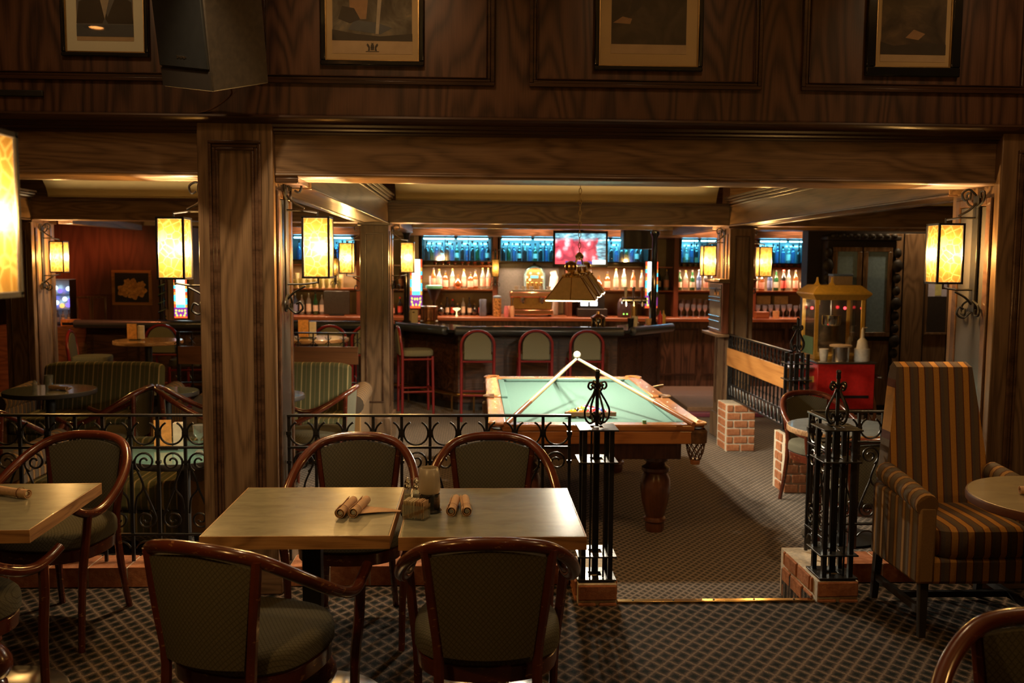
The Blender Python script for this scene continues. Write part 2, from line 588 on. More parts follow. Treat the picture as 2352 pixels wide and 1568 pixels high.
def m_shade():
    n = NT('amber_mica_shade')
    v = n.n('ShaderNodeTexVoronoi', feature='DISTANCE_TO_EDGE')
    v.inputs['Scale'].default_value = 26
    n.l(n.obj((1, 1, 1)), v.inputs['Vector'])
    ns = n.noise(n.obj(), 12, 3)
    e = n.ramp(v.outputs['Distance'], [(0.0, (0.125, 0.082, 0.022)), (0.10, (0.066, 0.033, 0.0055)), (0.5, (0.050, 0.023, 0.0034))])
    col = n.mix(n.math('MULTIPLY', ns, 0.6), e, (0.075, 0.041, 0.008))
    tl = n.n('ShaderNodeBsdfTranslucent')
    n.l(col, tl.inputs[0])
    tr = n.n('ShaderNodeBsdfTransparent')
    tr.inputs[0].default_value = (1.0, 0.78, 0.42, 1)
    gl = n.n('ShaderNodeBsdfGlossy')
    gl.inputs['Roughness'].default_value = 0.3
    gl.inputs[0].default_value = (0.5, 0.5, 0.5, 1)
    m1 = n.n('ShaderNodeMixShader')
    m1.inputs[0].default_value = 0.36
    n.l(tl.outputs[0], m1.inputs[1])
    n.l(tr.outputs[0], m1.inputs[2])
    m2 = n.n('ShaderNodeMixShader')
    m2.inputs[0].default_value = 0.04
    n.l(m1.outputs[0], m2.inputs[1])
    n.l(gl.outputs[0], m2.inputs[2])
    n.l(m2.outputs[0], n.out.inputs[0])
    return n.m
M_SHADE = m_shade()

def m_glass(name, tint=(0.95, 0.97, 0.96), refl=0.10, rough=0.04, body=None, bodyf=0.0):
    n = NT(name)
    tr = n.n('ShaderNodeBsdfTransparent')
    tr.inputs[0].default_value = (*tint, 1)
    gl = n.n('ShaderNodeBsdfGlossy')
    gl.inputs['Roughness'].default_value = rough
    m1 = n.n('ShaderNodeMixShader')
    lw = n.n('ShaderNodeLayerWeight')
    lw.inputs[0].default_value = 0.35
    f = n.math('MULTIPLY_ADD', lw.outputs['Facing'], 0.55, refl)
    n.l(f, m1.inputs[0])
    src = tr.outputs[0]
    if body:
        df = n.n('ShaderNodeBsdfDiffuse')
        df.inputs[0].default_value = (*body, 1)
        m0 = n.n('ShaderNodeMixShader')
        m0.inputs[0].default_value = bodyf
        n.l(tr.outputs[0], m0.inputs[1])
        n.l(df.outputs[0], m0.inputs[2])
        src = m0.outputs[0]
    n.l(src, m1.inputs[1])
    n.l(gl.outputs[0], m1.inputs[2])
    n.l(m1.outputs[0], n.out.inputs[0])
    return n.m
M_GLASS = m_glass('clear_pane')
M_GCLEAR = m_glass('clear_bottle_glass', (0.85, 0.9, 0.9), 0.12, 0.05, (0.5, 0.5, 0.45), 0.3)
M_GGREEN = m_glass('green_bottle_glass', (0.12, 0.45, 0.16), 0.10, 0.05, (0.02, 0.12, 0.04), 0.5)
M_GAMBER = m_glass('amber_bottle_glass', (0.75, 0.35, 0.08), 0.10, 0.05, (0.35, 0.12, 0.03), 0.5)
M_GDARK = m_glass('dark_bottle_glass', (0.10, 0.10, 0.09), 0.10, 0.05, (0.03, 0.025, 0.02), 0.6)
M_GBLUE = m_glass('blue_bottle_glass', (0.35, 0.6, 0.9), 0.10, 0.05, (0.12, 0.2, 0.4), 0.4)
M_FROST = m_glass('frosted_glass', (0.8, 0.76, 0.66), 0.06, 0.3, (0.62, 0.54, 0.42), 0.72)
M_PIC = m_glass('picture_glass', (0.98, 0.98, 0.98), 0.03, 0.02)
M_LABP = plain('pink_label', (0.75, 0.42, 0.32), 0.7)
M_LABW = plain('pale_label', (0.72, 0.66, 0.52), 0.7)
M_LABR = plain('red_label', (0.60, 0.08, 0.06), 0.7)
M_LABB = plain('blue_label', (0.25, 0.32, 0.55), 0.7)
M_MIRROR = plain('dusky_mirror', (0.62, 0.63, 0.66), 0.06, 1.0, 0.02)
M_CYAN = emis('cyan_tube', (0.20, 0.72, 1.0), 30)
M_CYANS = emis('cyan_tube_reflection', (0.22, 0.75, 1.0), 9)
M_SHELFL = emis('shelf_lamp', (1.0, 0.75, 0.42), 10)

# ================================================================ STRUCTURE
FZ = -0.16                                   # floor of the pool room (near floor is z = 0)
m = MB().prism([(-4.5, -2.3), (5.2, -2.3), (5.2, 4.88), (1.68, 4.88), (1.68, 4.40), (0.70, 4.40), (0.70, 4.88), (-4.5, 4.88)], 'z', FZ - 0.02, 0.0)
struct(m.build('floor_near', M_CARPET, smooth=False))
struct(MB().b(-8, 8, 4.41, 15.2, FZ - 0.05, FZ).build('floor', M_CARPETB, smooth=False))
o = MB().b(0.70, 1.68, 4.375, 4.412, -0.002, 0.010).build('trim_step_nosing', M_BRASS, bevel=0.004)
struct(o)
screws = MB()
for k in range(5):
    screws.lathe([(0.006, 0), (0.004, 0.003)], 8, (0.78 + k * 0.2, 4.393, 0.010))
screws.build('screw', M_DARK, o)

# near room shell
struct(MB().b(-4.6, 5.3, -2.4, 4.6, 3.40, 3.5).build('ceiling_near', M_CREAM, smooth=False))
struct(MB().b(-4.6, 5.3, -2.5, -2.3, -0.2, 3.5).build('wall_behind', M_OAK_Z, smooth=False))
struct(MB().b(-4.7, -4.5, -2.4, 4.9, -0.2, 3.5).build('wall_left', M_OAK_Z, smooth=False))
struct(MB().b(5.2, 5.4, -2.4, 4.9, -0.2, 3.5).build('wall_right', M_OAK_Z, smooth=False))
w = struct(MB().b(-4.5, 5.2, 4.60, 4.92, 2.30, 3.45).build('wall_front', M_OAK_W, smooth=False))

def frame_strip(mb, x0, x1, z0, z1, y, wd, dp):
    """a picture-frame moulding on a wall that faces -y (outer edges x0..z1)"""
    mb.b(x0, x1, y - dp, y, z0, z0 + wd).b(x0, x1, y - dp, y, z1 - wd, z1)
    mb.b(x0, x0 + wd, y - dp, y, z0 + wd, z1 - wd).b(x1 - wd, x1, y - dp, y, z0 + wd, z1 - wd)
for i, (x0, x1) in enumerate([(-3.60, -2.58), (-2.40, -1.24), (-1.04, 0.09), (0.26, 1.40), (1.60, 2.74), (2.94, 4.1)]):
    mb = MB()
    frame_strip(mb, x0, x1, 2.505, 3.3, 4.60, 0.018, 0.020)
    frame_strip(mb, x0 + 0.018, x1 - 0.018, 2.523, 3.282, 4.60, 0.016, 0.012)
    frame_strip(mb, x0 + 0.034, x1 - 0.034, 2.539, 3.266, 4.60, 0.006, 0.018)
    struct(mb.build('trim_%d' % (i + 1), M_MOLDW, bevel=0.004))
# crown between upper wall and beam: stepped profile
prof = [(4.60, 2.262), (4.585, 2.262), (4.582, 2.274), (4.568, 2.276), (4.566, 2.288), (4.548, 2.292), (4.545, 2.306), (4.505, 2.318), (4.492, 2.330), (4.498, 2.342), (4.60, 2.345)]
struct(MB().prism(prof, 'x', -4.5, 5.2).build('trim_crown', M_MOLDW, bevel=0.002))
# lintel beam with bead
lp = [(4.60, 2.264), (4.60, 2.085), (4.592, 2.080), (4.588, 2.070), (4.592, 2.062), (4.602, 2.056), (4.88, 2.056), (4.88, 2.264)]
struct(MB().prism(lp, 'x', -4.5, 5.2).build('beam_front', M_OAK_X, bevel=0.002))

# big front columns
def column(name, x0, x1, panel):
    c = struct(MB().b(x0, x1, 4.545, 5.0, 0.0, 2.312).build(name, M_OAK_Z, bevel=0.006))
    mb = MB()
    a, b_ = panel
    frame_strip(mb, a, b_, 0.32, 2.225, 4.545, 0.016, 0.016)
    frame_strip(mb, a + 0.016, b_ - 0.016, 0.336, 2.209, 4.545, 0.018, 0.008)
    frame_strip(mb, a + 0.034, b_ - 0.034, 0.354, 2.191, 4.545, 0.014, 0.014)
    mb.build('panel_moulding', M_MOLD, c, bevel=0.004)
    MB().b(x0 - 0.02, x1 + 0.02, 4.525, 5.02, 0.0, 0.16).build('plinth', M_OAK_X, c, bevel=0.008)
    for s, X in ((-1, x0), (1, x1)):
        mb = MB()
        xa, xb = (X - 0.012, X) if s < 0 else (X, X + 0.012)
        mb.b(xa, xb, 4.60, 4.645, 0.2, 2.0).b(xa, xb, 4.90, 4.945, 0.2, 2.0).b(xa, xb, 4.645, 4.90, 1.96, 2.0).b(xa, xb, 4.645, 4.90, 0.2, 0.26)
        mb.build('side_moulding', M_MOLD, c, bevel=0.004)
        xa, xb = (X - 0.005, X) if s < 0 else (X, X + 0.005)
        MB().b(xa, xb, 4.65, 4.895, 0.265, 1.955).build('side_panel', M_SATIN, c)
    return c
M_SATIN = plain('satin_grey_panel', (0.085, 0.078, 0.075), 0.22, 0.3, 0.05)
column('column', -1.33, -0.97, (-1.275, -1.025))
column('column', 2.60, 3.10, (2.68, 3.02))
struct(MB().b(3.10, 5.2, 4.60, 4.92, 0, 2.06).build('wall_front_side', M_OAK_Z, smooth=False))
struct(MB().b(-0.97, -0.86, 4.59, 4.95, 2.030, 2.057).build('trim_bracket', M_MOLD, bevel=0.004))

# inner pillars
def pillar(x0, x1):
    c = struct(MB().b(x0, x1, 9.2, 9.70, FZ, 2.03).build('pillar', M_OAK_Z, bevel=0.006))
    mb = MB()
    frame_strip(mb, x0 + 0.05, x1 - 0.05, 0.25, 1.93, 9.2, 0.014, 0.012)
    mb.build('panel_moulding', M_MOLD, c, bevel=0.003)
    MB().b(x0 - 0.025, x1 + 0.025, 9.175, 9.725, FZ, 0.10).build('plinth', M_OAK_Z, c, bevel=0.012)
    for X, e in ((x0, -0.01), (x1, 0.01)):
        mb = MB()
        xa, xb = min(X, X + e), max(X, X + e)
        mb.b(xa, xb, 9.27, 9.31, 0.2, 1.95).b(xa, xb, 9.58, 9.62, 0.2, 1.95)
        mb.build('side_moulding', M_MOLD, c, bevel=0.003)
    MB().b(x0 - 0.02, x1 + 0.02, 9.18, 9.72, 2.0, 2.035).build('cap', M_MOLD, c, bevel=0.006)
PIL = [(-1.13, -0.85), (2.54, 2.79), (-4.56, -4.29)]
for p in PIL:
    pillar(*p)
# beams along the room
for cx in (-0.99, 2.665, -4.42):
    x0, x1 = cx - 0.14, cx + 0.14
    c = struct(MB().b(x0, x1, 4.9, 9.2, 2.03, 2.30).build('ceiling_beam', M_OAK_Y, bevel=0.003))
    for s in (-1, 1):
        X = cx + s * 0.14
        for (z0, z1, d) in ((2.285, 2.305, 0.06), (2.262, 2.28, 0.045), (2.238, 2.257, 0.03), (2.216, 2.228, 0.014)):
            MB().b(min(X, X + s * d), max(X, X + s * d), 4.9, 9.2, z0, z1).build('crown_strip', M_MOLD, c, bevel=0.003)
        for (z0, z1, d) in ((2.022, 2.034, 0.004),):
            MB().b(min(X - s * 0.05, X + s * d), max(X - s * 0.05, X + s * d), 4.9, 9.2, z0, z1).build('edge_bead', M_MOLD, c, bevel=0.003)
# cross beam in front of the bar
c = struct(MB().b(-6.5, 6.3, 9.2, 9.5, 2.03, 2.24).build('ceiling_beam', M_OAK_X, bevel=0.004))
MB().b(-6.5, 6.3, 9.16, 9.2, 2.215, 2.245).build('crown_strip', M_MOLD, c, bevel=0.004)
# cream coves above it
for (x0, x1) in ((-4.24, -1.18), (-0.80, 2.46), (2.86, 6.2)):
    def fn(u, v, x0=x0, x1=x1):
        a = v * PI / 2
        return (x0 + (x1 - x0) * u, 9.48 - 1.6 * (1 - math.cos(a)), 2.235 + 0.50 * math.sin(a))
    struct(MB().slab(fn, 2, 12, (0, 0.0, 0.02)).build('ceiling_cove', M_CREAM))
struct(MB().b(-8, 8, 4.92, 15.3, 2.76, 2.85).build('ceiling', M_OAK_X, smooth=False))
struct(MB().b(-8, 8, 14.6, 14.8, FZ, 2.8).build('wall_back', M_OAK_Z, smooth=False))
struct(MB().b(-8.1, -7.9, 4.9, 14.8, FZ, 2.8).build('wall_far_left', M_OAK_Z, smooth=False))
struct(MB().b(6.2, 6.35, 4.9, 14.8, FZ, 2.8).build('wall_far_right', M_OAK_Z, smooth=False))
struct(MB().b(-4.75, -4.5, 4.9, 7.5, 1.9, 2.8).build('wall_left_return', M_OAK_Z, smooth=False))
# bar soffit and lower ceiling behind the cross beam
struct(MB().b(-8, 6.2, 13.35, 14.6, 2.02, 2.76).build('trim_bar_soffit', M_OAK_X, smooth=False))
struct(MB().b(-6.4, -4.32, 13.0, 13.2, FZ, 2.3).build('wall_alcove', M_REDW, smooth=False))
struct(MB().b(-4.75, 4.9, 11.45, 11.62, 2.06, 2.3).build('beam_bar', M_OAK_X, smooth=False))
# right corridor wall, wooden boards with battens
cw = struct(MB().b(4.05, 6.2, 11.2, 11.4, FZ, 2.06).build('wall_corridor', M_DARK, smooth=False))
struct(MB().b(2.8, 6.2, 10.2, 10.5, 2.03, 2.76).build('beam_corridor', M_OAK_X, smooth=False))
for (x0, x1) in ((5.02, 5.22), (5.24, 5.50), (5.52, 5.80), (5.82, 6.15)):
    MB().b(x0, x1, 11.17, 11.2, FZ, 2.03).build('board', M_OAK_Z, cw, bevel=0.004)
# landing with a maroon step at the right end of the bar
struct(MB().b(2.55, 3.6, 10.9, 11.9, FZ, FZ + 0.10).build('floor_landing', M_STEPTAN, bevel=0.01))
struct(MB().b(2.45, 3.6, 10.75, 10.9, FZ, FZ + 0.05).build('trim_step', M_STEPPUR, bevel=0.01))
# near-left partition that carries the nearest lamp
struct(MB().b(-1.40, -1.10, 1.45, 2.05, 0, 3.4).build('pillar_near', M_OAK_Z, bevel=0.006))

# ---------------------------------------------------------------- recessed downlights
DLAB = ['above the pair of front tables', 'above the table at the left edge', 'above the wing chair', 'above the brass step strip', 'behind the camera on the left', 'behind the camera on the right', 'in the ceiling near the black hanging unit', 'added to brighten the corridor at the right', 'at the left, mirrored in the first picture']
M_LAMPFACE = emis('lamp_face', (1.0, 0.40, 0.10), 22)
for i, (x, y, p) in enumerate(DOWN):
    if y > 5:
        z = 2.76
    else:
        z = 3.40
    t = thing('recessed_downlight', 'round brass recessed downlight, ' + DLAB[i], 'light', (x, y, z), 0, 'recessed downlights in the ceiling')
    MB().lathe([(0.09, -0.012), (0.09, -0.002), (0.055, -0.002), (0.055, -0.010)], 20, cap=False).build('trim_ring', M_BRASS, t)
    MB().lathe([(0.05, -0.006), (0.05, -0.003)], 16).build('lamp_face', M_LAMPFACE, t)

# ================================================================ SCONCES
def scroll(cx, cz, r, turns, start, sgn, plane='x', y=0.0, n=26):
    """spiral curling inward; returns points in the xz plane"""
    pts = []
    for k in range(n + 1):
        t = k / n
        a = start + sgn * turns * 2 * PI * t
        rr = r * (1 - 0.78 * t)
        pts.append((cx + rr * math.cos(a), y, cz + rr * math.sin(a)))
    return pts

def make_sconce(label, loc, rz, power, detail=True):
    t = thing('wall_lantern', label, 'lamp', loc, rz, 'amber mica wall lanterns')
    cx, hw, hh = 0.165, 0.064, 0.150
    MB().b(0.002, 0.012, -0.028, 0.028, -0.30, 0.30).build('backplate', M_IRON, t, bevel=0.002)
    for s in (1, -1):
        mb = MB()
        mb.tube([(0.012, 0, s * 0.185), (0.09, 0, s * 0.185), (cx, 0, s * 0.175)], 0.006, 6)
        mb.tube(catmull([(0.012, 0, s * 0.30), (0.05, 0, s * 0.33), (0.085, 0, s * 0.31), (0.075, 0, s * 0.275), (0.052, 0, s * 0.285)], 6), 0.006, 6)
        mb.tube(catmull([(0.012, 0, s * 0.26), (0.045, 0, s * 0.225), (0.10, 0, s * 0.195)], 6), 0.006, 6)
        for q in (-1, 1):
            mb.tube(catmull([(0.014, q * 0.02, s * 0.24), (0.016, q * 0.075, s * 0.265), (0.016, q * 0.085, s * 0.31), (0.016, q * 0.05, s * 0.315), (0.016, q * 0.052, s * 0.285)], 5), 0.006, 6)
        mb.build('scroll_bracket', M_IRON, t)
    mb = MB()
    e = 0.005
    for sx in (-1, 1):
        for sy in (-1, 1):
            x, y = cx + sx * hw, sy * hw
            mb.b(x - e, x + e, y - e, y + e, -hh, hh)
    for s in (-1, 1):
        z = s * hh
        mb.b(cx - hw - e, cx + hw + e, -hw - e, -hw + e, z - e, z + e).b(cx - hw - e, cx + hw + e, hw - e, hw + e, z - e, z + e)
        mb.b(cx - hw - e, cx - hw + e, -hw, hw, z - e, z + e).b(cx + hw - e, cx + hw + e, -hw, hw, z - e, z + e)
        mb.b(cx - hw, cx + hw, -0.004, 0.004, z - 0.003, z + 0.003)
        mb.tube([(cx, 0, z), (cx, 0, s * 0.182)], 0.005, 6)
    mb.build('lantern_frame', M_IRON, t)
    g = hw - 0.006
    for (x0, x1, y0, y1) in ((cx - g, cx + g, -hw, -hw + 0.002), (cx - g, cx + g, hw - 0.002, hw), (cx - hw, cx - hw + 0.002, -g, g), (cx + hw - 0.002, cx + hw, -g, g)):
        def fn(u, v, x0=x0, x1=x1, y0=y0, y1=y1):
            return (x0 + (x1 - x0) * u, y0 if x1 - x0 > 0.01 else y0 + (y1 - y0) * u, -hh + 0.006 + (2 * hh - 0.012) * v)
        nu = 1
        vs = [fn(0, 0), fn(1, 0), fn(1, 1), fn(0, 1)]
        MB().add(vs, [(0, 1, 2, 3)]).build('shade_pane', M_SHADE, t, smooth=False)
    MB().cyl((cx, 0, -hh), (cx, 0, -hh + 0.07), 0.012, 0.012, 10).build('lamp_holder', M_BRASSD, t)
    light('bulb', 'POINT', (cx, 0, 0.0), power, WARM, 0.03, parent=t)
    return t

make_sconce('amber square lantern on the right face of the big front column', (-0.958, 4.74, 1.722), 0, 90)
make_sconce('amber square lantern on the left face of the big front column', (-1.342, 4.74, 1.712), PI, 90)
make_sconce('amber square lantern on the front column at the far right, above the wing chair', (2.588, 4.72, 1.715), PI, 60)
make_sconce('largest amber lantern, cut off by the left edge of the photo', (-1.10, 1.75, 1.74), 0, 42)
struct(MB().b(2.62, 2.92, 1.3, 1.9, 0, 3.4).build('pillar_near', M_OAK_Z, bevel=0.006))  # unseen pillar added to hold an extra lantern for frontal light
make_sconce('unseen amber lantern added on the near right pillar for frontal light', (2.62, 1.6, 1.74), PI, 40)
make_sconce('amber lantern on the left face of the pillar left of the bar stools', (-1.13, 9.45, 1.68), PI, 80)
make_sconce('amber lantern on the right face of the pillar left of the bar stools', (-0.85, 9.50, 1.69), 0, 80)
make_sconce('amber lantern above the wooden scoreboard right of the pool table', (2.54, 9.40, 1.68), PI, 80)
make_sconce('amber lantern on the pillar face behind the honey coloured board railing', (2.79, 9.42, 1.675), 0, 55)
make_sconce('amber lantern on the farthest left pillar above the striped sofa', (-4.29, 9.42, 1.67), 0, 75)

# ================================================================ CHAIRS
def superring(rx, ry, z, cx=0, cy_=0, n=32, e=2.6):
    pts = []
    for k in range(n):
        th = 2 * PI * k / n
        c, s_ = math.cos(th), math.sin(th)
        pts.append((cx + rx * abs(c) ** (2 / e) * (1 if c >= 0 else -1), cy_ + ry * abs(s_) ** (2 / e) * (1 if s_ >= 0 else -1), z))
    return pts

def make_armchair(label):
    t = thing('bentwood_armchair', label, 'chair')
    half = [(0, -0.300, 0.828), (0.10, -0.293, 0.822), (0.19, -0.250, 0.795), (0.255, -0.155, 0.730), (0.283, -0.03, 0.655), (0.285, 0.08, 0.602), (0.277, 0.165, 0.585), (0.266, 0.23, 0.600), (0.258, 0.285, 0.628)]
    full = [(-x, y, z) for (x, y, z) in reversed(half[1:])] + half
    pts = catmull(full, 5)
    n = len(pts)
    rad = [0.0205 - 0.003 * abs(2 * i / (n - 1) - 1) ** 3 for i in range(n)]
    MB().tube(pts, rad, 10, flat=1.05).build('hoop_rail', M_MAHOG, t)
    for s in (-1, 1):
        MB().tube(catmull([(s * 0.190, -0.262, 0.800), (s * 0.170, -0.252, 0.62), (s * 0.150, -0.240, 0.44), (s * 0.158, -0.262, 0.2), (s * 0.170, -0.300, 0.0)], 5), [0.017] * 16 + [0.015] * 5, 8).build('leg', M_MAHOG, t)
        MB().tube(catmull([(s * 0.272, 0.205, 0.585), (s * 0.262, 0.212, 0.46), (s * 0.245, 0.215, 0.30), (s * 0.238, 0.225, 0.0)], 5), [0.018] * 10 + [0.0165, 0.016, 0.0155, 0.015, 0.0145, 0.014], 8).build('leg', M_MAHOG, t)
    def fn(u, v):
        wd = 0.136 + 0.040 * v
        x = (2 * u - 1) * wd
        ztop = 0.806 - 0.030 * (2 * u - 1) ** 2
        z = 0.462 + (ztop - 0.462) * v
        y = -0.238 - 0.018 * v - 0.03 * (1 - (2 * u - 1) ** 2)
        return (x, y - 0.016, z)
    MB().slab(fn, 10, 8, lambda u, v: (0, 0.028 + 0.016 * (1 - (2 * u - 1) ** 4) * math.sin(PI * v), 0)).build('backrest', M_FAB, t)
    rings = []
    for (k, z) in ((0.95, 0.418), (1.0, 0.430), (1.0, 0.468), (0.985, 0.484), (0.94, 0.496), (0.8, 0.504), (0.5, 0.510), (0.1, 0.512)):
        rings.append(superring(0.238 * k, 0.232 * k, z, 0, 0.0))
    MB().loft(rings).build('seat', M_FAB, t)
    rings = [superring(0.215, 0.21, 0.362), superring(0.228, 0.222, 0.366), superring(0.232, 0.226, 0.415), superring(0.225, 0.22, 0.421)]
    MB().loft(rings).build('seat_rail', M_MAHOG, t)
    return t

CH = make_armchair('bentwood armchair at the foreground centre, back to the viewer, right of the turned one')
CH.location = (0.045, 2.98, 0)
def chair(x, y, rz, label, z=0, group='bentwood armchairs'):
    return dup(CH, (x, y, z), R(rz), label, group)
CH['group'] = 'bentwood armchairs'
chair(-0.705, 2.93, -21, 'bentwood armchair turned slightly right in the left foreground, worn top rail, back to the viewer')
chair(-0.545, 4.08, 180, 'bentwood armchair behind the front table, left one, facing the viewer')
chair(0.085, 4.08, 180, 'bentwood armchair behind the front table, right one, beside the iron post')
chair(-1.86, 4.12, 172, 'bentwood armchair behind the grey table at the left edge of the photo')
chair(-1.85, 3.20, -30, 'bentwood armchair in the bottom left corner, only its right arm and seat showing')
chair(1.27, 1.80, 155, 'bentwood armchair cut off by the bottom right corner of the photo')

# ================================================================ SQUARE TABLES
def make_square_table(label, w_, d_):
    t = thing('square_table', label, 'table')
    MB().b(-w_ / 2 + 0.004, w_ / 2 - 0.004, -d_ / 2 + 0.004, d_ / 2 - 0.004, 0.715, 0.750).build('table_top', M_LAM, t, bevel=0.002)
    for (x0, x1, y0, y1, q) in ((-w_ / 2, w_ / 2, -d_ / 2, -d_ / 2 + 0.004, 0), (-w_ / 2, w_ / 2, d_ / 2 - 0.004, d_ / 2, 0), (-w_ / 2, -w_ / 2 + 0.004, -d_ / 2 + 0.004, d_ / 2 - 0.004, 1), (w_ / 2 - 0.004, w_ / 2, -d_ / 2 + 0.004, d_ / 2 - 0.004, 1)):
        MB().b(x0, x1, y0, y1, 0.705, 0.7495).build('edge_band', M_EDGE if not q else M_EDGEY, t)
    MB().b(-0.16, 0.16, -0.02, 0.02, 0.685, 0.705).b(-0.02, 0.02, -0.16, 0.16, 0.685, 0.704).build('spider', M_BLACK, t)
    MB().b(-0.034, 0.034, -0.034, 0.034, 0.26, 0.69).build('pole', M_BLACK, t, bevel=0.006)
    MB().lathe([(0.03, 0.27), (0.045, 0.255), (0.05, 0.235), (0.04, 0.22), (0.062, 0.195), (0.082, 0.16), (0.085, 0.13), (0.07, 0.10), (0.05, 0.085), (0.062, 0.07), (0.065, 0.055)], 20).build('turned_bulb', M_MAHOG, t)
    MB().lathe([(0.27, 0.0), (0.275, 0.012), (0.262, 0.022), (0.16, 0.040), (0.06, 0.058)], 32).build('base_disc', M_STEEL, t)
    return t
M_EDGEY = wood('oak_table_edge_along', (0.18, 0.085, 0.035), (0.46, 0.26, 0.12), (0.60, 0.37, 0.19), 'y', 0.4, 0.2, 3.0)
T1 = make_square_table('square grey laminate table, left one of the pair in the foreground', 0.625, 0.665)
T1.location = (-0.592, 3.358, 0)
T1['group'] = 'square laminate tables'
T2 = dup(T1, (0.063, 3.338, 0), 0, 'square grey laminate table, right one of the pair, beside the iron post', 'square laminate tables')
T3 = dup(T1, (-1.815, 3.43, 0), R(2), 'square grey laminate table cut off by the left edge of the photo', 'square laminate tables')

# ---------------------------------------------------------------- things on the front tables
def napkin_roll(label, x, y, z, rz, flap=False, band=True):
    t = thing('napkin_roll', label, 'napkin', (x, y, z), R(rz), 'rolled napkins on the tables')
    mb = MB()
    # a rolled cloth: spiral section extruded along y
    sec = []
    for k in range(30):
        a = 2 * PI * 1.9 * k / 29
        r_ = 0.0195 - 0.010 * (k / 29)
        sec.append((r_ * math.cos(a + 2.4), 0.0195 + r_ * math.sin(a + 2.4)))
    def fn(u, v):
        i = u * 29
        k = min(int(i), 28)
        f = i - k
        px = sec[k][0] * (1 - f) + sec[k + 1][0] * f
        pz = sec[k][1] * (1 - f) + sec[k + 1][1] * f
        q = 1 + 0.05 * math.sin(9 * v + 3 * u)
        return (px * q, -0.095 + 0.19 * v, 0.0195 + (pz - 0.0195) * q)
    mb.slab(fn, 58, 8, lambda u, v: ((0.0195 - 0) * 0 - 0.0018 * math.cos(u * 11.9 + 2.4), 0, -0.0018 * math.sin(u * 11.9 + 2.4)))
    mb.build('cloth', M_NAP, t)
    MB().cyl((0, -0.088, 0.0195), (0, 0.088, 0.0195), 0.0085, 0.0085, 8).build('cutlery', M_STEEL, t)
    if band:
        MB().lathe([(0.0204, -0.003), (0.0212, 0.0), (0.0204, 0.003)], 18, cap=False).build('band', M_BAND, t, loc=(0, -0.055, 0.0195)).rotation_euler = (PI / 2, 0, 0)
    if flap:
        def fl(u, v):
            return (0.012 + 0.135 * u, -0.06 + 0.135 * u * 0.5 + v * 0.10 * (1 - u * 0.85), 0.0022 + 0.004 * math.sin(PI * u) + 0.006 * (1 - u) * (1 - u))
        MB().slab(fl, 8, 3, (0, 0, -0.002)).build('loose_corner', M_NAP, t)
    return t
napkin_roll('rolled peach napkin, left one on the left front table', -0.462, 3.325, 0.750, -7)
napkin_roll('rolled peach napkin with a loose corner spread on the left front table', -0.415, 3.330, 0.750, -8, True)
napkin_roll('rolled peach napkin, left one on the right front table', -0.075, 3.345, 0.750, -4)
napkin_roll('rolled peach napkin, right one on the right front table', -0.030, 3.345, 0.750, 3)
napkin_roll('rolled peach napkin tip at the left edge of the photo', -1.775, 3.56, 0.750, 66)

t = thing('sugar_caddy', 'clear plastic caddy of sugar packets on the front tables', 'caddy', (-0.205, 3.235, 0.750), R(-18))
mb = MB()
mb.b(-0.042, 0.042, -0.03, 0.03, 0, 0.003)
mb.b(-0.042, 0.042, -0.03, -0.028, 0.003, 0.052).b(-0.042, 0.042, 0.028, 0.03, 0.003, 0.052).b(-0.042, -0.040, -0.028, 0.028, 0.003, 0.052).b(0.040, 0.042, -0.028, 0.028, 0.003, 0.052)
mb.build('clear_box', M_GLASS, t)
pk = MB().b(-0.024, 0.024, -0.0012, 0.0012, 0, 0.062).mesh('sugar_packet', [M_PAPER])
pk2 = MB().b(-0.024, 0.024, -0.0012, 0.0012, 0, 0.060).mesh('sweetener_packet', [plain('tan_packet', (0.55, 0.36, 0.22), 0.8, 0, 0.3, 90)])
for k in range(14):
    x = -0.036 + k * 0.0055
    inst('sugar_packet' if k < 8 else 'sweetener_packet', pk if k < 8 else pk2, t, (x, 0, 0.004 + random.uniform(0, 0.004)), (0, R(random.uniform(-4, 4)), PI / 2))

t = thing('candle_lamp', 'frosted glass candle lamp on a black base on the front table', 'candle', (-0.163, 3.325, 0.750))
MB().lathe([(0.043, 0), (0.046, 0.006), (0.040, 0.012), (0.0385, 0.066), (0.034, 0.070)], 28).build('base', M_BLACKG, t)
MB().lathe([(0.033, 0.066), (0.0385, 0.076), (0.0400, 0.100), (0.0385, 0.130), (0.034, 0.158), (0.030, 0.163), (0.028, 0.158), (0.0345, 0.130), (0.036, 0.100), (0.034, 0.078), (0.031, 0.070)], 32, cap=False).build('glass_chimney', M_FROST, t)
MB().lathe([(0.026, 0.070), (0.026, 0.098), (0.004, 0.100)], 16).build('candle', M_PAPER, t)

def shaker(label, x, y, fill):
    t = thing('shaker', label, 'shaker', (x, y, 0.750), 0)
    MB().lathe([(0.016, 0), (0.0165, 0.004), (0.0135, 0.03), (0.0125, 0.058)], 10, cap=False).build('glass_body', M_GCLEAR, t, ang=0.3)
    MB().lathe([(0.0135, 0.002), (0.0115, 0.034)], 10).build('filling', fill, t)
    MB().lathe([(0.0135, 0.056), (0.0138, 0.068), (0.010, 0.073), (0.0115, 0.079), (0.009, 0.087), (0.004, 0.093), (0.0045, 0.097), (0.001, 0.100)], 14).build('chrome_cap', M_CHROME, t)
shaker('glass salt shaker with chrome cap behind the sugar caddy', -0.250, 3.44, M_PAPER)
shaker('glass shaker half hidden between salt shaker and candle lamp', -0.218, 3.435, M_DARK)

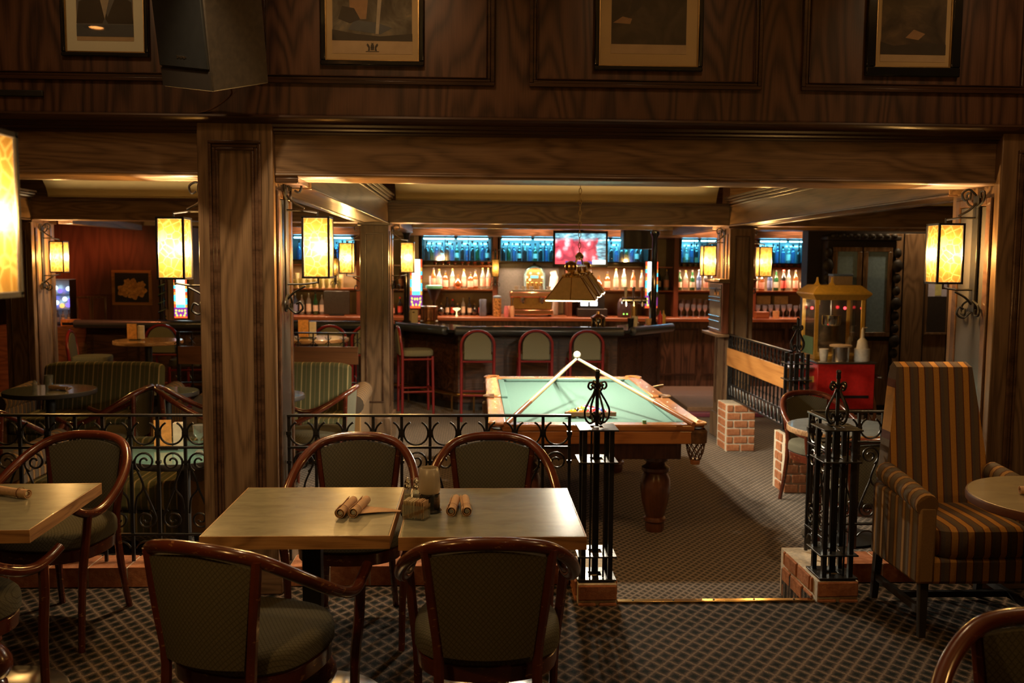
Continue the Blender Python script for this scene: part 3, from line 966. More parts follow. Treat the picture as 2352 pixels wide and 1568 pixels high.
# ================================================================ IRONWORK
def cell_scrolls(dx):
    """open ring above the middle rail and an S scroll below it, for one bay between two balusters (local origin at bay centre)"""
    rings = MB()
    r_ = dx * 0.43
    a0, a1 = R(62), R(-242)
    pts = [(r_ * math.cos(a0 + (a1 - a0) * k / 22), 0, 0.765 + 0.012 + r_ * math.sin(a0 + (a1 - a0) * k / 22)) for k in range(23)]
    tips = [(pts[0][0] - 0.003, 0, pts[0][2] + 0.004)] + pts
    rings.tube(pts, 0.0055, 6)
    s_ = MB()
    pts = scroll(0, 0.628, r_ * 0.95, 1.6, R(-60), 1)
    tail = catmull([(0.062 - dx * 0.05, 0, 0.36), (0.045, 0, 0.44), (0.01, 0, 0.50), pts[2], pts[4]], 5)
    s_.tube(pts, 0.0055, 6)
    s_.tube(tail, 0.0055, 6)
    lo = scroll(0, 0.330, r_ * 0.9, 1.6, R(120), 1)
    s_.tube(lo, 0.0055, 6)
    s_.tube(catmull([lo[4], lo[2], (-0.02, 0, 0.42), (0.0, 0, 0.47), (0.01, 0, 0.50)], 5), 0.0055, 6)
    base = MB()
    pts = [(r_ * math.cos(a), 0, 0.16 + r_ * 0.9 * math.sin(a)) for a in [R(20 + 140 * k / 12) for k in range(13)]]
    base.tube(pts, 0.005, 6)
    return rings, s_, base
def railing(label, p0, p1, nb, z0=0.11, group=None):
    L = math.hypot(p1[0] - p0[0], p1[1] - p0[1])
    rz = math.atan2(p1[1] - p0[1], p1[0] - p0[0])
    t = thing('iron_railing', label, 'railing', (p0[0], p0[1], 0), rz, group)
    MB().b(0, L, -0.016, 0.016, 0.862, 0.874).build('top_rail', M_IRON, t, bevel=0.002)
    MB().b(0, L, -0.010, 0.010, 0.696, 0.708).build('middle_rail', M_IRON, t, bevel=0.002)
    MB().b(0, L, -0.010, 0.010, 0.244, 0.256).build('lower_rail', M_IRON, t, bevel=0.002)
    dx = L / nb
    bal = MB().b(-0.0075, 0.0075, -0.0075, 0.0075, z0, 0.862).b(-0.013, 0.013, -0.013, 0.013, 0.768, 0.786).b(-0.010, 0.010, -0.010, 0.010, 0.756, 0.768).b(-0.012, 0.012, -0.012, 0.012, 0.620, 0.634).mesh('baluster', [M_IRON])
    for k in range(nb + 1):
        inst('baluster', bal, t, (min(max(k * dx, 0.008), L - 0.008), 0, 0))
    a, b_, c = cell_scrolls(dx)
    ma, mb_, mc = a.mesh('ring', [M_IRON]), b_.mesh('scroll', [M_IRON]), c.mesh('arch', [M_IRON])
    for k in range(nb):
        x = (k + 0.5) * dx
        inst('ring', ma, t, (x, 0, 0))
        inst('scroll', mb_, t, (x, 0, 0), None, (1 if k % 2 == 0 else -1, 1, 1))
        inst('arch', mc, t, (x, 0, 0))
    return t
railing('black iron scroll railing left of the big front column', (-2.71, 4.73), (-1.335, 4.73), 10)
railing('black iron scroll railing between the big front column and the left iron post', (-0.955, 4.73), (0.50, 4.73), 10)
railing('black iron scroll railing behind the wing chair', (1.815, 4.87), (2.595, 4.87), 6)
railing('short black iron railing running back from the right iron post', (1.800, 4.57), (1.800, 4.86), 2)

def onion(mb, h, s=1.0, n4=4):
    """onion finial: four bowed straps with curled feet, spike and a small scroll cluster"""
    for k in range(n4):
        a = k * PI / 2 + R(20)
        ca, sa = math.cos(a), math.sin(a)
        prof = [(0.012, 0.180), (0.022, 0.155), (0.048, 0.115), (0.067, 0.075), (0.062, 0.035), (0.040, 0.012), (0.018, 0.020), (0.014, 0.042), (0.028, 0.058), (0.040, 0.046), (0.034, 0.034)]
        mb.tube([Vector((q[0] * ca * s, q[0] * sa * s, h + q[1] * s)) for q in catmull([(p[0], p[1], 0) for p in prof], 5)], 0.0055 * s, 6)
        prof = [(0.008, 0.188), (0.020, 0.208), (0.042, 0.212), (0.050, 0.192), (0.036, 0.178), (0.026, 0.190), (0.034, 0.200)]
        mb.tube([Vector((q[0] * ca * s, q[0] * sa * s, h + q[1] * s)) for q in catmull([(p[0], p[1], 0) for p in prof], 5)], 0.005 * s, 6)
    mb.tube([(0, 0, h), (0, 0, h + 0.235 * s)], 0.009 * s, 8)
    mb.lathe([(0.008 * s, 0.228 * s), (0.012 * s, 0.236 * s), (0.010 * s, 0.256 * s), (0.013 * s, 0.266 * s), (0.008 * s, 0.276 * s)], 10, (0, 0, h))

def iron_post(label, x, y, z0, ztop, plates):
    t = thing('iron_post', label, 'post', (x, y, z0))
    H = ztop - z0
    bar = MB().b(-0.011, 0.011, -0.011, 0.011, 0.008, H).mesh('upright', [M_IRON])
    for sx in (-0.066, 0.066):
        for sy in (-0.066, 0.066):
            inst('upright', bar, t, (sx, sy, 0))
    MB().b(-0.015, 0.015, -0.015, 0.015, 0.008, H).build('centre_bar', M_IRON, t, bevel=0.002)
    pl = MB()
    o_, i_ = 0.096, 0.030
    for z in plates:
        mb = MB()
        mb.b(-o_, o_, -o_, -i_, z, z + 0.008).b(-o_, o_, i_, o_, z, z + 0.008).b(-o_, -i_, -i_, i_, z, z + 0.008).b(i_, o_, -i_, i_, z, z + 0.008)
        mb.build('square_plate', M_IRON, t, bevel=0.0015)
    mb = MB()
    for sx in (-0.033, 0.033):
        mb.tube([(sx, -0.066, 0.01), (sx, -0.066, H)], 0.005, 5)
    mb.build('slim_bars', M_IRON, t)
    mb = MB()
    onion(mb, H + 0.008)
    mb.build('onion_finial', M_IRON, t)
    return t
iron_post('black iron post with onion finial beside the right front table', 0.600, 4.475, 0.110, 0.855, [0.0, 0.115, 0.580, 0.738])
iron_post('black iron post with onion finial left of the wing chair', 1.795, 4.475, 0.110, 0.855, [0.0, 0.115, 0.580, 0.738])

# ================================================================ BRICKWORK
def brick_block(name, label, x0, x1, y0, y1, z0, z1, courses, bl=0.20, cap=None, group=None, soldier=False):
    """a small masonry pier: mortar core, every brick its own part"""
    t = thing(name, label, 'brick pier', ((x0 + x1) / 2, (y0 + y1) / 2, z0), 0, group)
    ox, oy = (x0 + x1) / 2, (y0 + y1) / 2
    X, Y, Hh = (x1 - x0), (y1 - y0), z1 - z0
    MB().b(-X / 2 + 0.006, X / 2 - 0.006, -Y / 2 + 0.006, Y / 2 - 0.006, 0, Hh - 0.006).build('mortar', M_MORTAR, t)
    ch = Hh / courses
    cache = {}
    def br(sx, sy, sz, loc, tilt=0):
        key = (round(sx, 2), round(sy, 2), round(sz, 2))
        if key not in cache:
            cache[key] = MB().c(0, 0, 0, sx, sy, sz).mesh('brick', [M_BRICK], False)
        o = inst('brick', cache[key], t, loc, (R(random.uniform(-0.8, 0.8)), R(random.uniform(-0.8, 0.8)), R(random.uniform(-1.2, 1.2))))
        mo = o.modifiers.new('bevel', 'BEVEL')
        mo.width = 0.005
        mo.segments = 1
    j = 0.015
    for c in range(courses):
        zc = (c + 0.5) * ch
        off = 0.5 if c % 2 else 0.0
        # front and back faces
        n = max(1, round(X / bl))
        step = X / n
        xs = [-X / 2] + [-X / 2 + step * (k + (0.5 if c % 2 else 1)) for k in range(n)] + [X / 2]
        xs = sorted(set(round(q, 4) for q in xs if -X / 2 <= q <= X / 2 + 1e-6))
        for a, b_ in zip(xs[:-1], xs[1:]):
            if b_ - a < 0.02:
                continue
            for sy in (-1, 1):
                br(b_ - a - j, 0.05, ch - j, ((a + b_) / 2, sy * (Y / 2 - 0.022 + random.uniform(0, 0.004)), zc))
        n = max(1, round(Y / bl))
        step = Y / n
        ys = [-Y / 2 + 0.055] + [-Y / 2 + step * (k + (1 if c % 2 else 0.5)) for k in range(n)] + [Y / 2 - 0.055]
        ys = sorted(set(round(q, 4) for q in ys if -Y / 2 + 0.05 <= q <= Y / 2 - 0.05))
        for a, b_ in zip(ys[:-1], ys[1:]):
            if b_ - a < 0.02:
                continue
            for sx in (-1, 1):
                br(0.05, b_ - a - j, ch - j, (sx * (X / 2 - 0.022 + random.uniform(0, 0.004)), (a + b_) / 2, zc))
    return t
brick_block('brick_pier', 'low brick pier under the left iron post', 0.500, 0.700, 4.350, 4.800, -0.155, 0.108, 3, 0.2)
brick_block('brick_pier', 'low brick pier under the right iron post', 1.685, 1.900, 4.375, 4.930, -0.155, 0.108, 3, 0.2)
brick_block('brick_pier', 'brick pier at the foot of the pillar right of the pool table', 2.430, 2.715, 8.76, 9.12, FZ, 0.300, 6, 0.15)
brick_block('brick_pier', 'brick pier behind the bentwood chair near the pool table', 2.450, 2.700, 7.14, 7.42, FZ, 0.310, 6, 0.15)
def kerb(label, x0, x1):
    t = thing('brick_kerb', label, 'kerb', (x0, 4.64, 0))
    MB().b(0, x1 - x0, 0.008, 0.20, 0.001, 0.100).build('mortar', M_MORTAR, t)
    n = max(2, round((x1 - x0) / 0.205))
    s_ = (x1 - x0) / n
    me = MB().c(0, 0, 0, s_ - 0.012, 0.20, 0.100).mesh('brick', [M_BRICK], False)
    for k in range(n):
        inst('brick', me, t, ((k + 0.5) * s_, 0.1, 0.055), (R(random.uniform(-.5, .5)), 0, R(random.uniform(-.6, .6))))
kerb('brick kerb under the iron railing left of the big column', -2.73, -1.36)
kerb('brick kerb under the iron railing behind the front tables', -0.94, 0.49)
kerb2 = kerb('brick kerb under the railing behind the wing chair', 1.915, 2.57)

# ================================================================ WING CHAIR AND ROUND TABLE (right foreground)
def wing_chair(label, x, y, rz):
    t = thing('wing_chair', label, 'chair', (x, y, 0), R(rz))
    # seat platform, cushion; chair faces -y
    MB().b(-0.285, 0.285, -0.28, 0.24, 0.245, 0.365).build('seat_base', M_WING, t, bevel=0.018)
    rings = []
    for (k, z) in ((0.96, 0.366), (1.0, 0.385), (1.0, 0.46), (0.98, 0.485), (0.9, 0.50), (0.5, 0.51), (0.1, 0.512)):
        rings.append(superring(0.225 * k, 0.265 * k, z, 0, -0.02, 32, 7))
    MB().loft(rings).build('seat_cushion', M_WING, t)
    # tall tapered back with rolled top
    def back(u, v):
        wd = 0.285 - 0.105 * v ** 1.1
        x_ = (2 * u - 1) * wd
        if v < 0.9:
            q = v / 0.9
            yy = 0.13 + 0.115 * q
            zz = 0.36 + 0.775 * q
        else:
            q = (v - 0.9) / 0.1
            a = PI * q
            yy = 0.245 + 0.045 * (1 - math.cos(a))
            zz = 1.135 + 0.045 * math.sin(a)
        return (x_, yy - 0.015 * (1 - (2 * u - 1) ** 2) * (1 - v), zz)
    MB().slab(back, 12, 24, lambda u, v: (0, 0.105 - 0.02 * v, 0) if v < 0.9 else (0, 0.085 * (1 - (v - 0.9) * 9.5), -0.05 * (v - 0.9) * 10)).build('backrest', M_WING, t)
    for s in (-1, 1):
        mb = MB()
        mb.tube(catmull([(s * 0.262, 0.16, 0.655), (s * 0.268, 0.0, 0.640), (s * 0.272, -0.16, 0.622), (s * 0.274, -0.285, 0.605)], 5), [0.05] * 12 + [0.051, 0.052, 0.053, 0.050], 14)
        mb.build('armrest', M_WINGY, t)
        MB().b(min(s * 0.225, s * 0.308), max(s * 0.225, s * 0.308), -0.285, 0.20, 0.25, 0.60).build('arm_panel', M_WINGY, t, bevel=0.014)
        for (yy, bk) in ((-0.255, 0), (0.20, 0.04)):
            MB().tube([(s * 0.265, yy, 0.25), (s * 0.262, yy + bk, 0.0)], [0.026, 0.020], 4).build('leg', M_DARK, t)
        MB().b(s * 0.262 - 0.012, s * 0.262 + 0.012, -0.25, 0.22, 0.10, 0.13).build('stretcher', M_DARK, t)
    MB().b(-0.25, 0.25, -0.04, -0.015, 0.10, 0.128).build('stretcher', M_DARK, t)
    return t
wing_chair('tall wing chair in gold and grey striped fabric by the right column', 2.262, 4.20, 0)

def round_table(name, label, x, y, fz, r_, top, edge, group=None, h=0.75):
    t = thing(name, label, 'table', (x, y, fz), 0, group)
    MB().lathe([(r_ - 0.006, h - 0.035), (r_ - 0.003, h - 0.004), (r_ - 0.006, h)], 48).build('table_top', top, t)
    MB().lathe([(r_ - 0.004, h - 0.038), (r_ + 0.002, h - 0.034), (r_ + 0.003, h - 0.012), (r_, h - 0.002), (r_ - 0.004, h - 0.001)], 48, cap=False).build('edge_band', edge, t)
    MB().lathe([(0.036, 0.05), (0.036, h - 0.06), (0.11, h - 0.04)], 16).build('pole', M_BLACK, t)
    MB().lathe([(0.24, 0.0), (0.245, 0.014), (0.15, 0.036), (0.05, 0.056)], 28).build('base_disc', M_BLACK, t)
    return t
M_MAHEDGE = plain('dark_red_edge', (0.10, 0.030, 0.014), 0.4, coat=0.2)
round_table('round_table', 'round brown table in front of the striped wing chair', 2.36, 3.49, 0, 0.385, m_laminate('brown_laminate', (0.24, 0.19, 0.11), (0.33, 0.27, 0.16), 0.35), M_MAHEDGE)
napkin_roll('rolled napkin on the round table at the right edge of the photo', 2.265, 3.53, 0.750, 80)

# ================================================================ SPEAKER AND PICTURES ON THE UPPER WALL
t = thing('loudspeaker', 'big black loudspeaker tilted down from the upper wall', 'speaker', (-1.165, 4.15, 2.712))
Mx = Matrix.Rotation(R(18), 4, 'X') @ Matrix.Rotation(R(-30), 4, 'Z')
mb = MB(); mb.T = Mx
mb.b(-0.145, 0.145, -0.145, 0.20, -0.30, 0.36)
mb.build('cabinet', plain('dark_walnut_cabinet', (0.030, 0.020, 0.012), 0.6, 0, 0.3, 40), t, bevel=0.006)
mb = MB(); mb.T = Mx
mb.b(-0.14, 0.14, -0.159, -0.1455, -0.21, 0.355)
mb.build('grille', M_BLACK, t, bevel=0.004)
mb = MB(); mb.T = Mx
mb.b(-0.14, 0.14, -0.152, -0.1455, -0.295, -0.218)
mb.build('lower_baffle', M_DARK, t)
mb = MB(); mb.T = Mx
for k in range(6):
    mb.b(-0.028 + k * 0.0095, -0.0215 + k * 0.0095, -0.1608, -0.1592, -0.172 + (0.003 if k % 2 else 0), -0.160 - (0.002 if k % 3 else 0))
mb.build('badge', M_STEEL, t)
MB().b(-0.0, 0.10, 0.16, 0.448, -0.02, 0.02).build('wall_bracket', M_IRON, t)
cab = catmull([(-1.14, 4.46, 2.45), (-1.16, 4.52, 2.43), (-1.26, 4.585, 2.38), (-1.36, 4.592, 2.352)], 6)
tag(MB().tube(cab, 0.004, 6).build('speaker_cable', M_LEATHER), 'thin brown cable running down from the loudspeaker', 'cable')
tag(MB().b(-2.40, -2.06, 4.585, 4.60, 2.425, 2.455).build('wall_rail', M_BLACK, bevel=0.004), 'short black bar on the upper wall at the left edge of the photo', 'bar')

def m_print(name, seed, dark, mid, lite, warm):
    n = NT(name)
    k = n.noise(n.obj((1, 1, 1), (0, 0, 0), (seed, seed * 2, 0)), 7, 6, 0.6, 0.8)
    c = n.ramp(k, [(0.30, dark), (0.48, mid), (0.60, lite), (0.75, warm)])
    return n.set(c, 0.8)
def picture(label, x0, x1, zb, h, fr, mat_w, print_m, mat_m, frame_m, blobs, cap_h=0.05, mid_m=None):
    """wall picture facing -y; fr: frame width, mat_w: mount width"""
    t = thing('framed_print', label, 'picture', ((x0 + x1) / 2, 4.60, zb), 0, 'framed prints on the upper wall')
    W_ = x1 - x0
    mb = MB()
    frame_strip(mb, -W_ / 2, W_ / 2, 0, h, 0.0, fr, 0.026)
    mb.build('frame', frame_m, t, bevel=0.005)
    mb = MB()
    frame_strip(mb, -W_ / 2 + fr, W_ / 2 - fr, fr, h - fr, 0.0, 0.005, 0.016)
    mb.build('inner_slip', M_BRASSD, t)
    a = W_ / 2 - fr
    MB().b(-a, a, -0.008, -0.004, fr, h - fr).build('mount', mat_m, t)
    b_ = a - mat_w
    MB().b(-b_, b_, -0.0095, -0.0082, fr + mat_w * 1.05, h - fr - mat_w).build('margin', mid_m or M_PAPER2, t)
    MB().b(-b_ + 0.002, b_ - 0.002, -0.0105, -0.0096, fr + mat_w * 1.05 + cap_h, h - fr - mat_w).build('print', print_m, t)
    for i, (mt, poly) in enumerate(blobs):
        MB().prism([(p[0] * b_, fr + mat_w * 1.05 + cap_h + p[1]) for p in poly], 'y', -0.0112 - 0.0003 * i, -0.0106).build('printed_shape', mt, t)
    MB().add([(-a, -0.0145, fr), (a, -0.0145, fr), (a, -0.0145, h - fr), (-a, -0.0145, h - fr)], [(0, 1, 2, 3)]).build('glass', M_PIC, t, smooth=False)
    return t
M_PAPER2 = plain('aged_print_paper', (0.50, 0.37, 0.22), 0.8, 0, 0.1, 12)
M_MNT_W = plain('pale_mount', (0.78, 0.78, 0.62), 0.8, 0, 0.03, 5)
M_MNT_T = plain('tan_mount', (0.55, 0.40, 0.20), 0.8, 0, 0.05, 5)
D1, D2, D3, D4 = plain('ink_dark', (0.05, 0.04, 0.03), 0.8), plain('ink_blue', (0.09, 0.10, 0.11), 0.8), plain('ink_pale', (0.42, 0.36, 0.27), 0.8), plain('ink_tan', (0.34, 0.20, 0.10), 0.8)
picture('framed portrait print with a wide pale mount, left of the loudspeaker', -1.965, -1.555, 2.615, 0.62, 0.020, 0.052,
        m_print('portrait_ink', 3, (0.10, 0.10, 0.10), (0.14, 0.14, 0.14), (0.17, 0.16, 0.15), (0.2, 0.18, 0.16)), M_MNT_W, M_BLACKG,
        [(D2, [(-1, 0.0), (1, 0.0), (1, 0.055), (-1, 0.055)]), (D1, [(-1, 0.06), (-0.1, 0.06), (0.0, 0.085), (0.12, 0.06), (1, 0.06), (0.95, 0.16), (0.45, 0.20), (0.1, 0.09), (-0.2, 0.2), (-0.9, 0.16)]), (D3, [(-0.2, 0.2), (0.0, 0.08), (0.22, 0.2)])], 0.02)
picture('framed landscape print with a small crest below the scene, right of the loudspeaker', -0.745, -0.250, 2.592, 0.64, 0.024, 0.032,
        m_print('landscape_ink', 8, (0.035, 0.03, 0.022), (0.10, 0.085, 0.06), (0.17, 0.15, 0.11), (0.36, 0.27, 0.15)), M_MNT_T, M_BLACKG,
        [(D4, [(-0.55, 0.10), (-0.15, 0.10), (-0.1, 0.2), (-0.2, 0.3), (-0.6, 0.3)]), (D2, [(-0.6, 0.05), (0.2, 0.03), (0.5, 0.06), (0.1, 0.085), (-0.45, 0.095)]), (D1, [(-1, 0), (1, 0), (1, 0.035), (0.2, 0.02), (-0.4, 0.03), (-1, 0.05)]), (D1, [(-0.85, 0.10), (-0.55, 0.08), (-0.3, 0.10), (-0.45, 0.15), (-0.75, 0.16)]), (D3, [(0.08, 0.03), (0.16, 0.03), (0.2, 0.12), (0.24, 0.2), (0.14, 0.2)])], 0.062)
picture('framed dark portrait print with a tan mount, above the middle of the beam', 0.575, 1.105, 2.588, 0.64, 0.022, 0.058,
        m_print('dark_ink', 14, (0.030, 0.022, 0.014), (0.055, 0.042, 0.028), (0.08, 0.06, 0.04), (0.11, 0.08, 0.05)), M_MNT_T, M_BLACKG,
        [(D4, [(-0.95, 0.10), (-0.5, 0.095), (-0.45, 0.12), (-0.7, 0.13)]), (D1, [(-0.55, 0.12), (-0.2, 0.18), (-0.1, 0.3), (-0.35, 0.3)])], 0.045)
picture('framed landscape print in a heavy black frame at the far right', 1.915, 2.385, 2.580, 0.66, 0.046, 0.026,
        m_print('brown_ink', 21, (0.030, 0.022, 0.016), (0.07, 0.05, 0.032), (0.12, 0.08, 0.045), (0.2, 0.13, 0.06)), M_MNT_T, M_BLACKG,
        [(D4, [(-0.25, 0.08), (0.15, 0.07), (0.35, 0.10), (0.0, 0.12)]), (D1, [(-1, 0), (1, 0), (1, 0.05), (0.3, 0.06), (-0.6, 0.04), (-1, 0.06)])], 0.035)
# crest on the landscape print: two supporters and a shield
t = [o for o in COL.objects if o.name.startswith('framed_print')][1]
mb = MB()
zc = 0.024 + 0.0336 + 0.031
mb.prism([(-0.007, zc - 0.014), (0.007, zc - 0.014), (0.009, zc), (0.007, zc + 0.013), (-0.007, zc + 0.013), (-0.009, zc)], 'y', -0.0108, -0.0098)
mb.prism([(-0.004, zc + 0.013), (0.004, zc + 0.013), (0.006, zc + 0.022), (0.0, zc + 0.018), (-0.006, zc + 0.022)], 'y', -0.0108, -0.0098)
for s in (-1, 1):
    mb.prism([(s * 0.011, zc - 0.016), (s * 0.022, zc - 0.018), (s * 0.019, zc - 0.004), (s * 0.028, zc + 0.010), (s * 0.024, zc + 0.018), (s * 0.017, zc + 0.012), (s * 0.012, zc + 0.002)], 'y', -0.0108, -0.0098)
mb.b(-0.032, 0.032, -0.0108, -0.0098, zc - 0.022, zc - 0.019)
mb.build('crest', D1, t)

# ================================================================ POOL TABLE
PX0, PX1, PY0, PY1 = 0.090, 1.490, 5.79, 8.29
PCX, PCY = (PX0 + PX1) / 2, (PY0 + PY1) / 2
t = thing('pool_table', 'wooden pool table with pale green cloth in the middle of the room', 'pool table', (PCX, PCY, FZ))
W2, L2, TH = 0.70, 1.25, 0.79
RW = 0.115
MB().b(-W2 + RW, W2 - RW, -L2 + RW, L2 - RW, 0.735, 0.760).build('cloth_bed', M_CLOTH, t)
pk = 0.085
for (x0, x1, y0, y1, ax) in ((-W2 + pk, W2 - pk, -L2, -L2 + RW, 'x'), (-W2 + pk, W2 - pk, L2 - RW, L2, 'x')):
    MB().b(x0, x1, y0, y1, 0.745, TH).build('rail', M_POOLW, t, bevel=0.012)
for s in (-1, 1):
    for (y0, y1) in ((-L2 + pk, -0.06), (0.06, L2 - pk)):
        a, b_ = (s * W2, s * (W2 - RW))
        MB().b(min(a, b_), max(a, b_), y0, y1, 0.745, TH).build('rail', M_POOLWY, t, bevel=0.012)
cu = 0.052
def cushion(poly, z0=0.762, z1=0.784):
    MB().prism(poly, 'z', z0, z1).build('cushion', M_CLOTH, t, bevel=0.006)
e = 0.075
for s in (-1, 1):
    yb, yi = s * (L2 - RW), s * (L2 - RW - cu)
    cushion([(-W2 + RW + e * 0.4, yb), (W2 - RW - e * 0.4, yb), (W2 - RW - e, yi), (-W2 + RW + e, yi)])
    xb, xi = s * (W2 - RW), s * (W2 - RW - cu)
    for (ya, yc) in ((-L2 + RW + e * 0.4, -0.055), (0.055, L2 - RW - e * 0.4)):
        q = 0.045
        cushion([(xb, ya), (xb, yc), (xi, yc - (q if yc > 0.1 else 0.012)), (xi, ya + (q if ya < -0.1 else 0.012))])
for s in (-1, 1):
    MB().b(-W2 + 0.03, W2 - 0.03, s * (L2 - 0.02) - 0.014, s * (L2 - 0.02) + 0.014, 0.665, 0.748).build('apron', M_POOLW, t, bevel=0.006)
    MB().b(s * (W2 - 0.02) - 0.014, s * (W2 - 0.02) + 0.014, -L2 + 0.035, L2 - 0.035, 0.665, 0.748).build('apron', M_POOLWY, t, bevel=0.006)
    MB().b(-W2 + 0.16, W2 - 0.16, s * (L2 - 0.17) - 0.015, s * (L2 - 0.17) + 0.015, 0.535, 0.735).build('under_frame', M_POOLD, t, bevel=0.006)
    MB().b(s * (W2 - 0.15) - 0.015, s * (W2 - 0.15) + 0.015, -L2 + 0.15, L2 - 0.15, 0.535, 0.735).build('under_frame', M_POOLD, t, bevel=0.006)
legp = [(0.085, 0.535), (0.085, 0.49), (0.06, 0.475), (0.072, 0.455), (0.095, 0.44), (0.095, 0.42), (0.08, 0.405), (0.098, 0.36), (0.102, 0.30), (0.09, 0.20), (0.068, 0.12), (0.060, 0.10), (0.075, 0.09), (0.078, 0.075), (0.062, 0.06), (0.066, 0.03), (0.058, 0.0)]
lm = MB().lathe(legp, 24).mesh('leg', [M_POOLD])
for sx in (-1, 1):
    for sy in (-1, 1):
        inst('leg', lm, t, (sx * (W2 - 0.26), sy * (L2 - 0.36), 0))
# pockets: castings on the rails and netted leather bags
def pocket(x, y, a, corner):
    mb = MB()
    r_ = 0.062
    pts = [(x + r_ * math.cos(a + R(d)), y + r_ * math.sin(a + R(d)), TH + 0.001) for d in range(-95, 96, 19)]
    mb.tube(pts, [0.012] * len(pts), 8, flat=1.7)
    mb.build('pocket_iron', M_POOLW if corner else M_LEATHER, t)
    MB().lathe([(0.052, 0.761), (0.045, 0.7625)], 20, (x, y, 0)).build('pocket_mouth', M_BLACK, t)
    net = MB()
    bx, by = x + 0.012 * math.cos(a), y + 0.012 * math.sin(a)
    for k in range(10):
        for sg in (-1, 1):
            pts = []
            for q in range(7):
                v = q / 6
                th = 2 * PI * k / 10 + sg * v * 1.5
                rr = 0.062 - 0.030 * v ** 2
                pts.append((bx + rr * math.cos(th), by + rr * math.sin(th), 0.69 - 0.135 * v))
            net.tube(pts, 0.0035, 4)
    net.build('pocket_net', M_LEATHER, t)
    MB().lathe([(0.072, 0.668), (0.074, 0.74), (0.06, 0.757)], 18, (bx, by, 0), cap=False).build('pocket_boot', M_LEATHER, t)
    MB().lathe([(0.03, 0.525), (0.034, 0.555), (0.028, 0.56)], 12, (bx, by, 0)).build('pocket_cup', M_POOLW, t)
for sx in (-1, 1):
    for sy in (-1, 1):
        pocket(sx * (W2 - 0.072), sy * (L2 - 0.072), math.atan2(sy, sx), True)
    pocket(sx * (W2 - 0.055), 0, 0 if sx > 0 else PI, False)
for s in (-1, 1):
    for y in (-0.85, -0.55, -0.28, 0.28, 0.55, 0.85):
        MB().lathe([(0.006, 0), (0.004, 0.0015)], 8, (s * (W2 - 0.06), y, TH)).build('sight_dot', M_WHITE, t)

def cue(label, p0, p1):
    """butt p0 -> tip p1"""
    p0, p1 = Vector(p0), Vector(p1)
    t = thing('pool_cue', label, 'cue', p0, 0, 'cues propped on the pool table')
    d = p1 - p0
    q = lambda f: d * f
    MB().tube([q(0), q(0.02), q(0.30)], [0.0165, 0.0175, 0.0155], 10).build('butt', M_CUEB, t)
    MB().tube([q(0.30), q(0.98)], [0.0155, 0.0100], 10).build('shaft', M_CUE, t)
    MB().tube([q(0.98), q(0.992)], [0.0100, 0.0098], 10).build('ferrule', M_WHITE, t)
    MB().tube([q(0.992), q(1)], [0.0098, 0.008], 10).build('tip', M_DARK, t)
M_CUE = plain('maple_cue', (0.70, 0.50, 0.26), 0.35, 0, 0.08, 15, coat=0.3)
M_CUEB = plain('red_brown_cue_butt', (0.34, 0.12, 0.04), 0.3, 0, 0.2, 15, coat=0.4)
AP = Vector((0.768, 6.90, 0.935))
cue('pool cue propped from the near left corner of the table', (0.195, 5.70, 0.650), AP + Vector((-0.006, -0.012, 0)))
cue('pool cue propped from the near right corner of the table', (1.375, 5.70, 0.650), AP + Vector((0.006, -0.012, 0)))
cue('pool cue propped from the far rail of the table', (0.720, 8.12, 0.652), AP + Vector((0.0, 0.012, 0)))

def ball_mat(name, base, stripe):
    n = NT(name)
    if not stripe:
        return n.set(base, 0.08, coat=0.5)
    tc = n.n('ShaderNodeTexCoord')
    sp = n.n('ShaderNodeSeparateXYZ')
    n.l(tc.outputs['Object'], sp.inputs[0])
    a = n.math('LESS_THAN', n.math('ABSOLUTE', sp.outputs[2]), 0.014)
    return n.set(n.mix(a, (0.8, 0.76, 0.66), base), 0.08, coat=0.5)
BR = 0.0286
bm_ = MB().sph((0, 0, 0), BR, 16, 10)
t = bm_.build('cue_ball', ball_mat('ivory_ball', (0.70, 0.66, 0.56), False), loc=AP + Vector((0, 0, BR + 0.001)))
tag(t, 'white cue ball balanced on the tips of three propped cues', 'ball')
names = [('yellow', (0.80, 0.50, 0.03)), ('blue', (0.03, 0.07, 0.40)), ('red', (0.62, 0.03, 0.03)), ('purple', (0.18, 0.04, 0.30)), ('orange', (0.75, 0.22, 0.03)), ('green', (0.02, 0.25, 0.10)), ('maroon', (0.28, 0.02, 0.03)), ('black', (0.01, 0.01, 0.01))]
order = [('yellow', 0), ('orange', 1), ('red', 0), ('blue', 1), ('maroon', 1), ('black', 0), ('green', 0), ('red', 1), ('blue', 0), ('orange', 0), ('green', 1), ('purple', 0), ('yellow', 1), ('maroon', 0), ('purple', 1)]
BZ = FZ + 0.760 + BR
k = 0
RX, RY = 0.79, 6.26
for row in range(5):                       # five balls in the row nearest the viewer
    nb = 5 - row
    for q in range(nb):
        nm, st_ = order[k]
        colr = dict(names)[nm]
        x = RX + (q - (nb - 1) / 2) * BR * 2.01
        y = RY + row * BR * 1.745
        o = MB().sph((0, 0, 0), BR, 14, 8).build('pool_ball', ball_mat('ball_%s_%d' % (nm, st_), colr, st_), loc=(x, y, BZ))
        o.rotation_euler = (random.uniform(0, 3), random.uniform(0, 3), 0)
        tag(o, '%s %s pool ball in the racked triangle' % ('white and' if st_ else 'plain', nm), 'ball', 'racked pool balls')
        k += 1
tri = [(RX - 0.172, RY - 0.040), (RX + 0.172, RY - 0.040), (RX, RY + 0.262)]
mb = MB()
for i in range(3):
    a, b_ = Vector((*tri[i], FZ + 0.788)), Vector((*tri[(i + 1) % 3], FZ + 0.788))
    mb.tube([a, b_], 0.020, 4, flat=0.4, upv=(0, 0, 1))
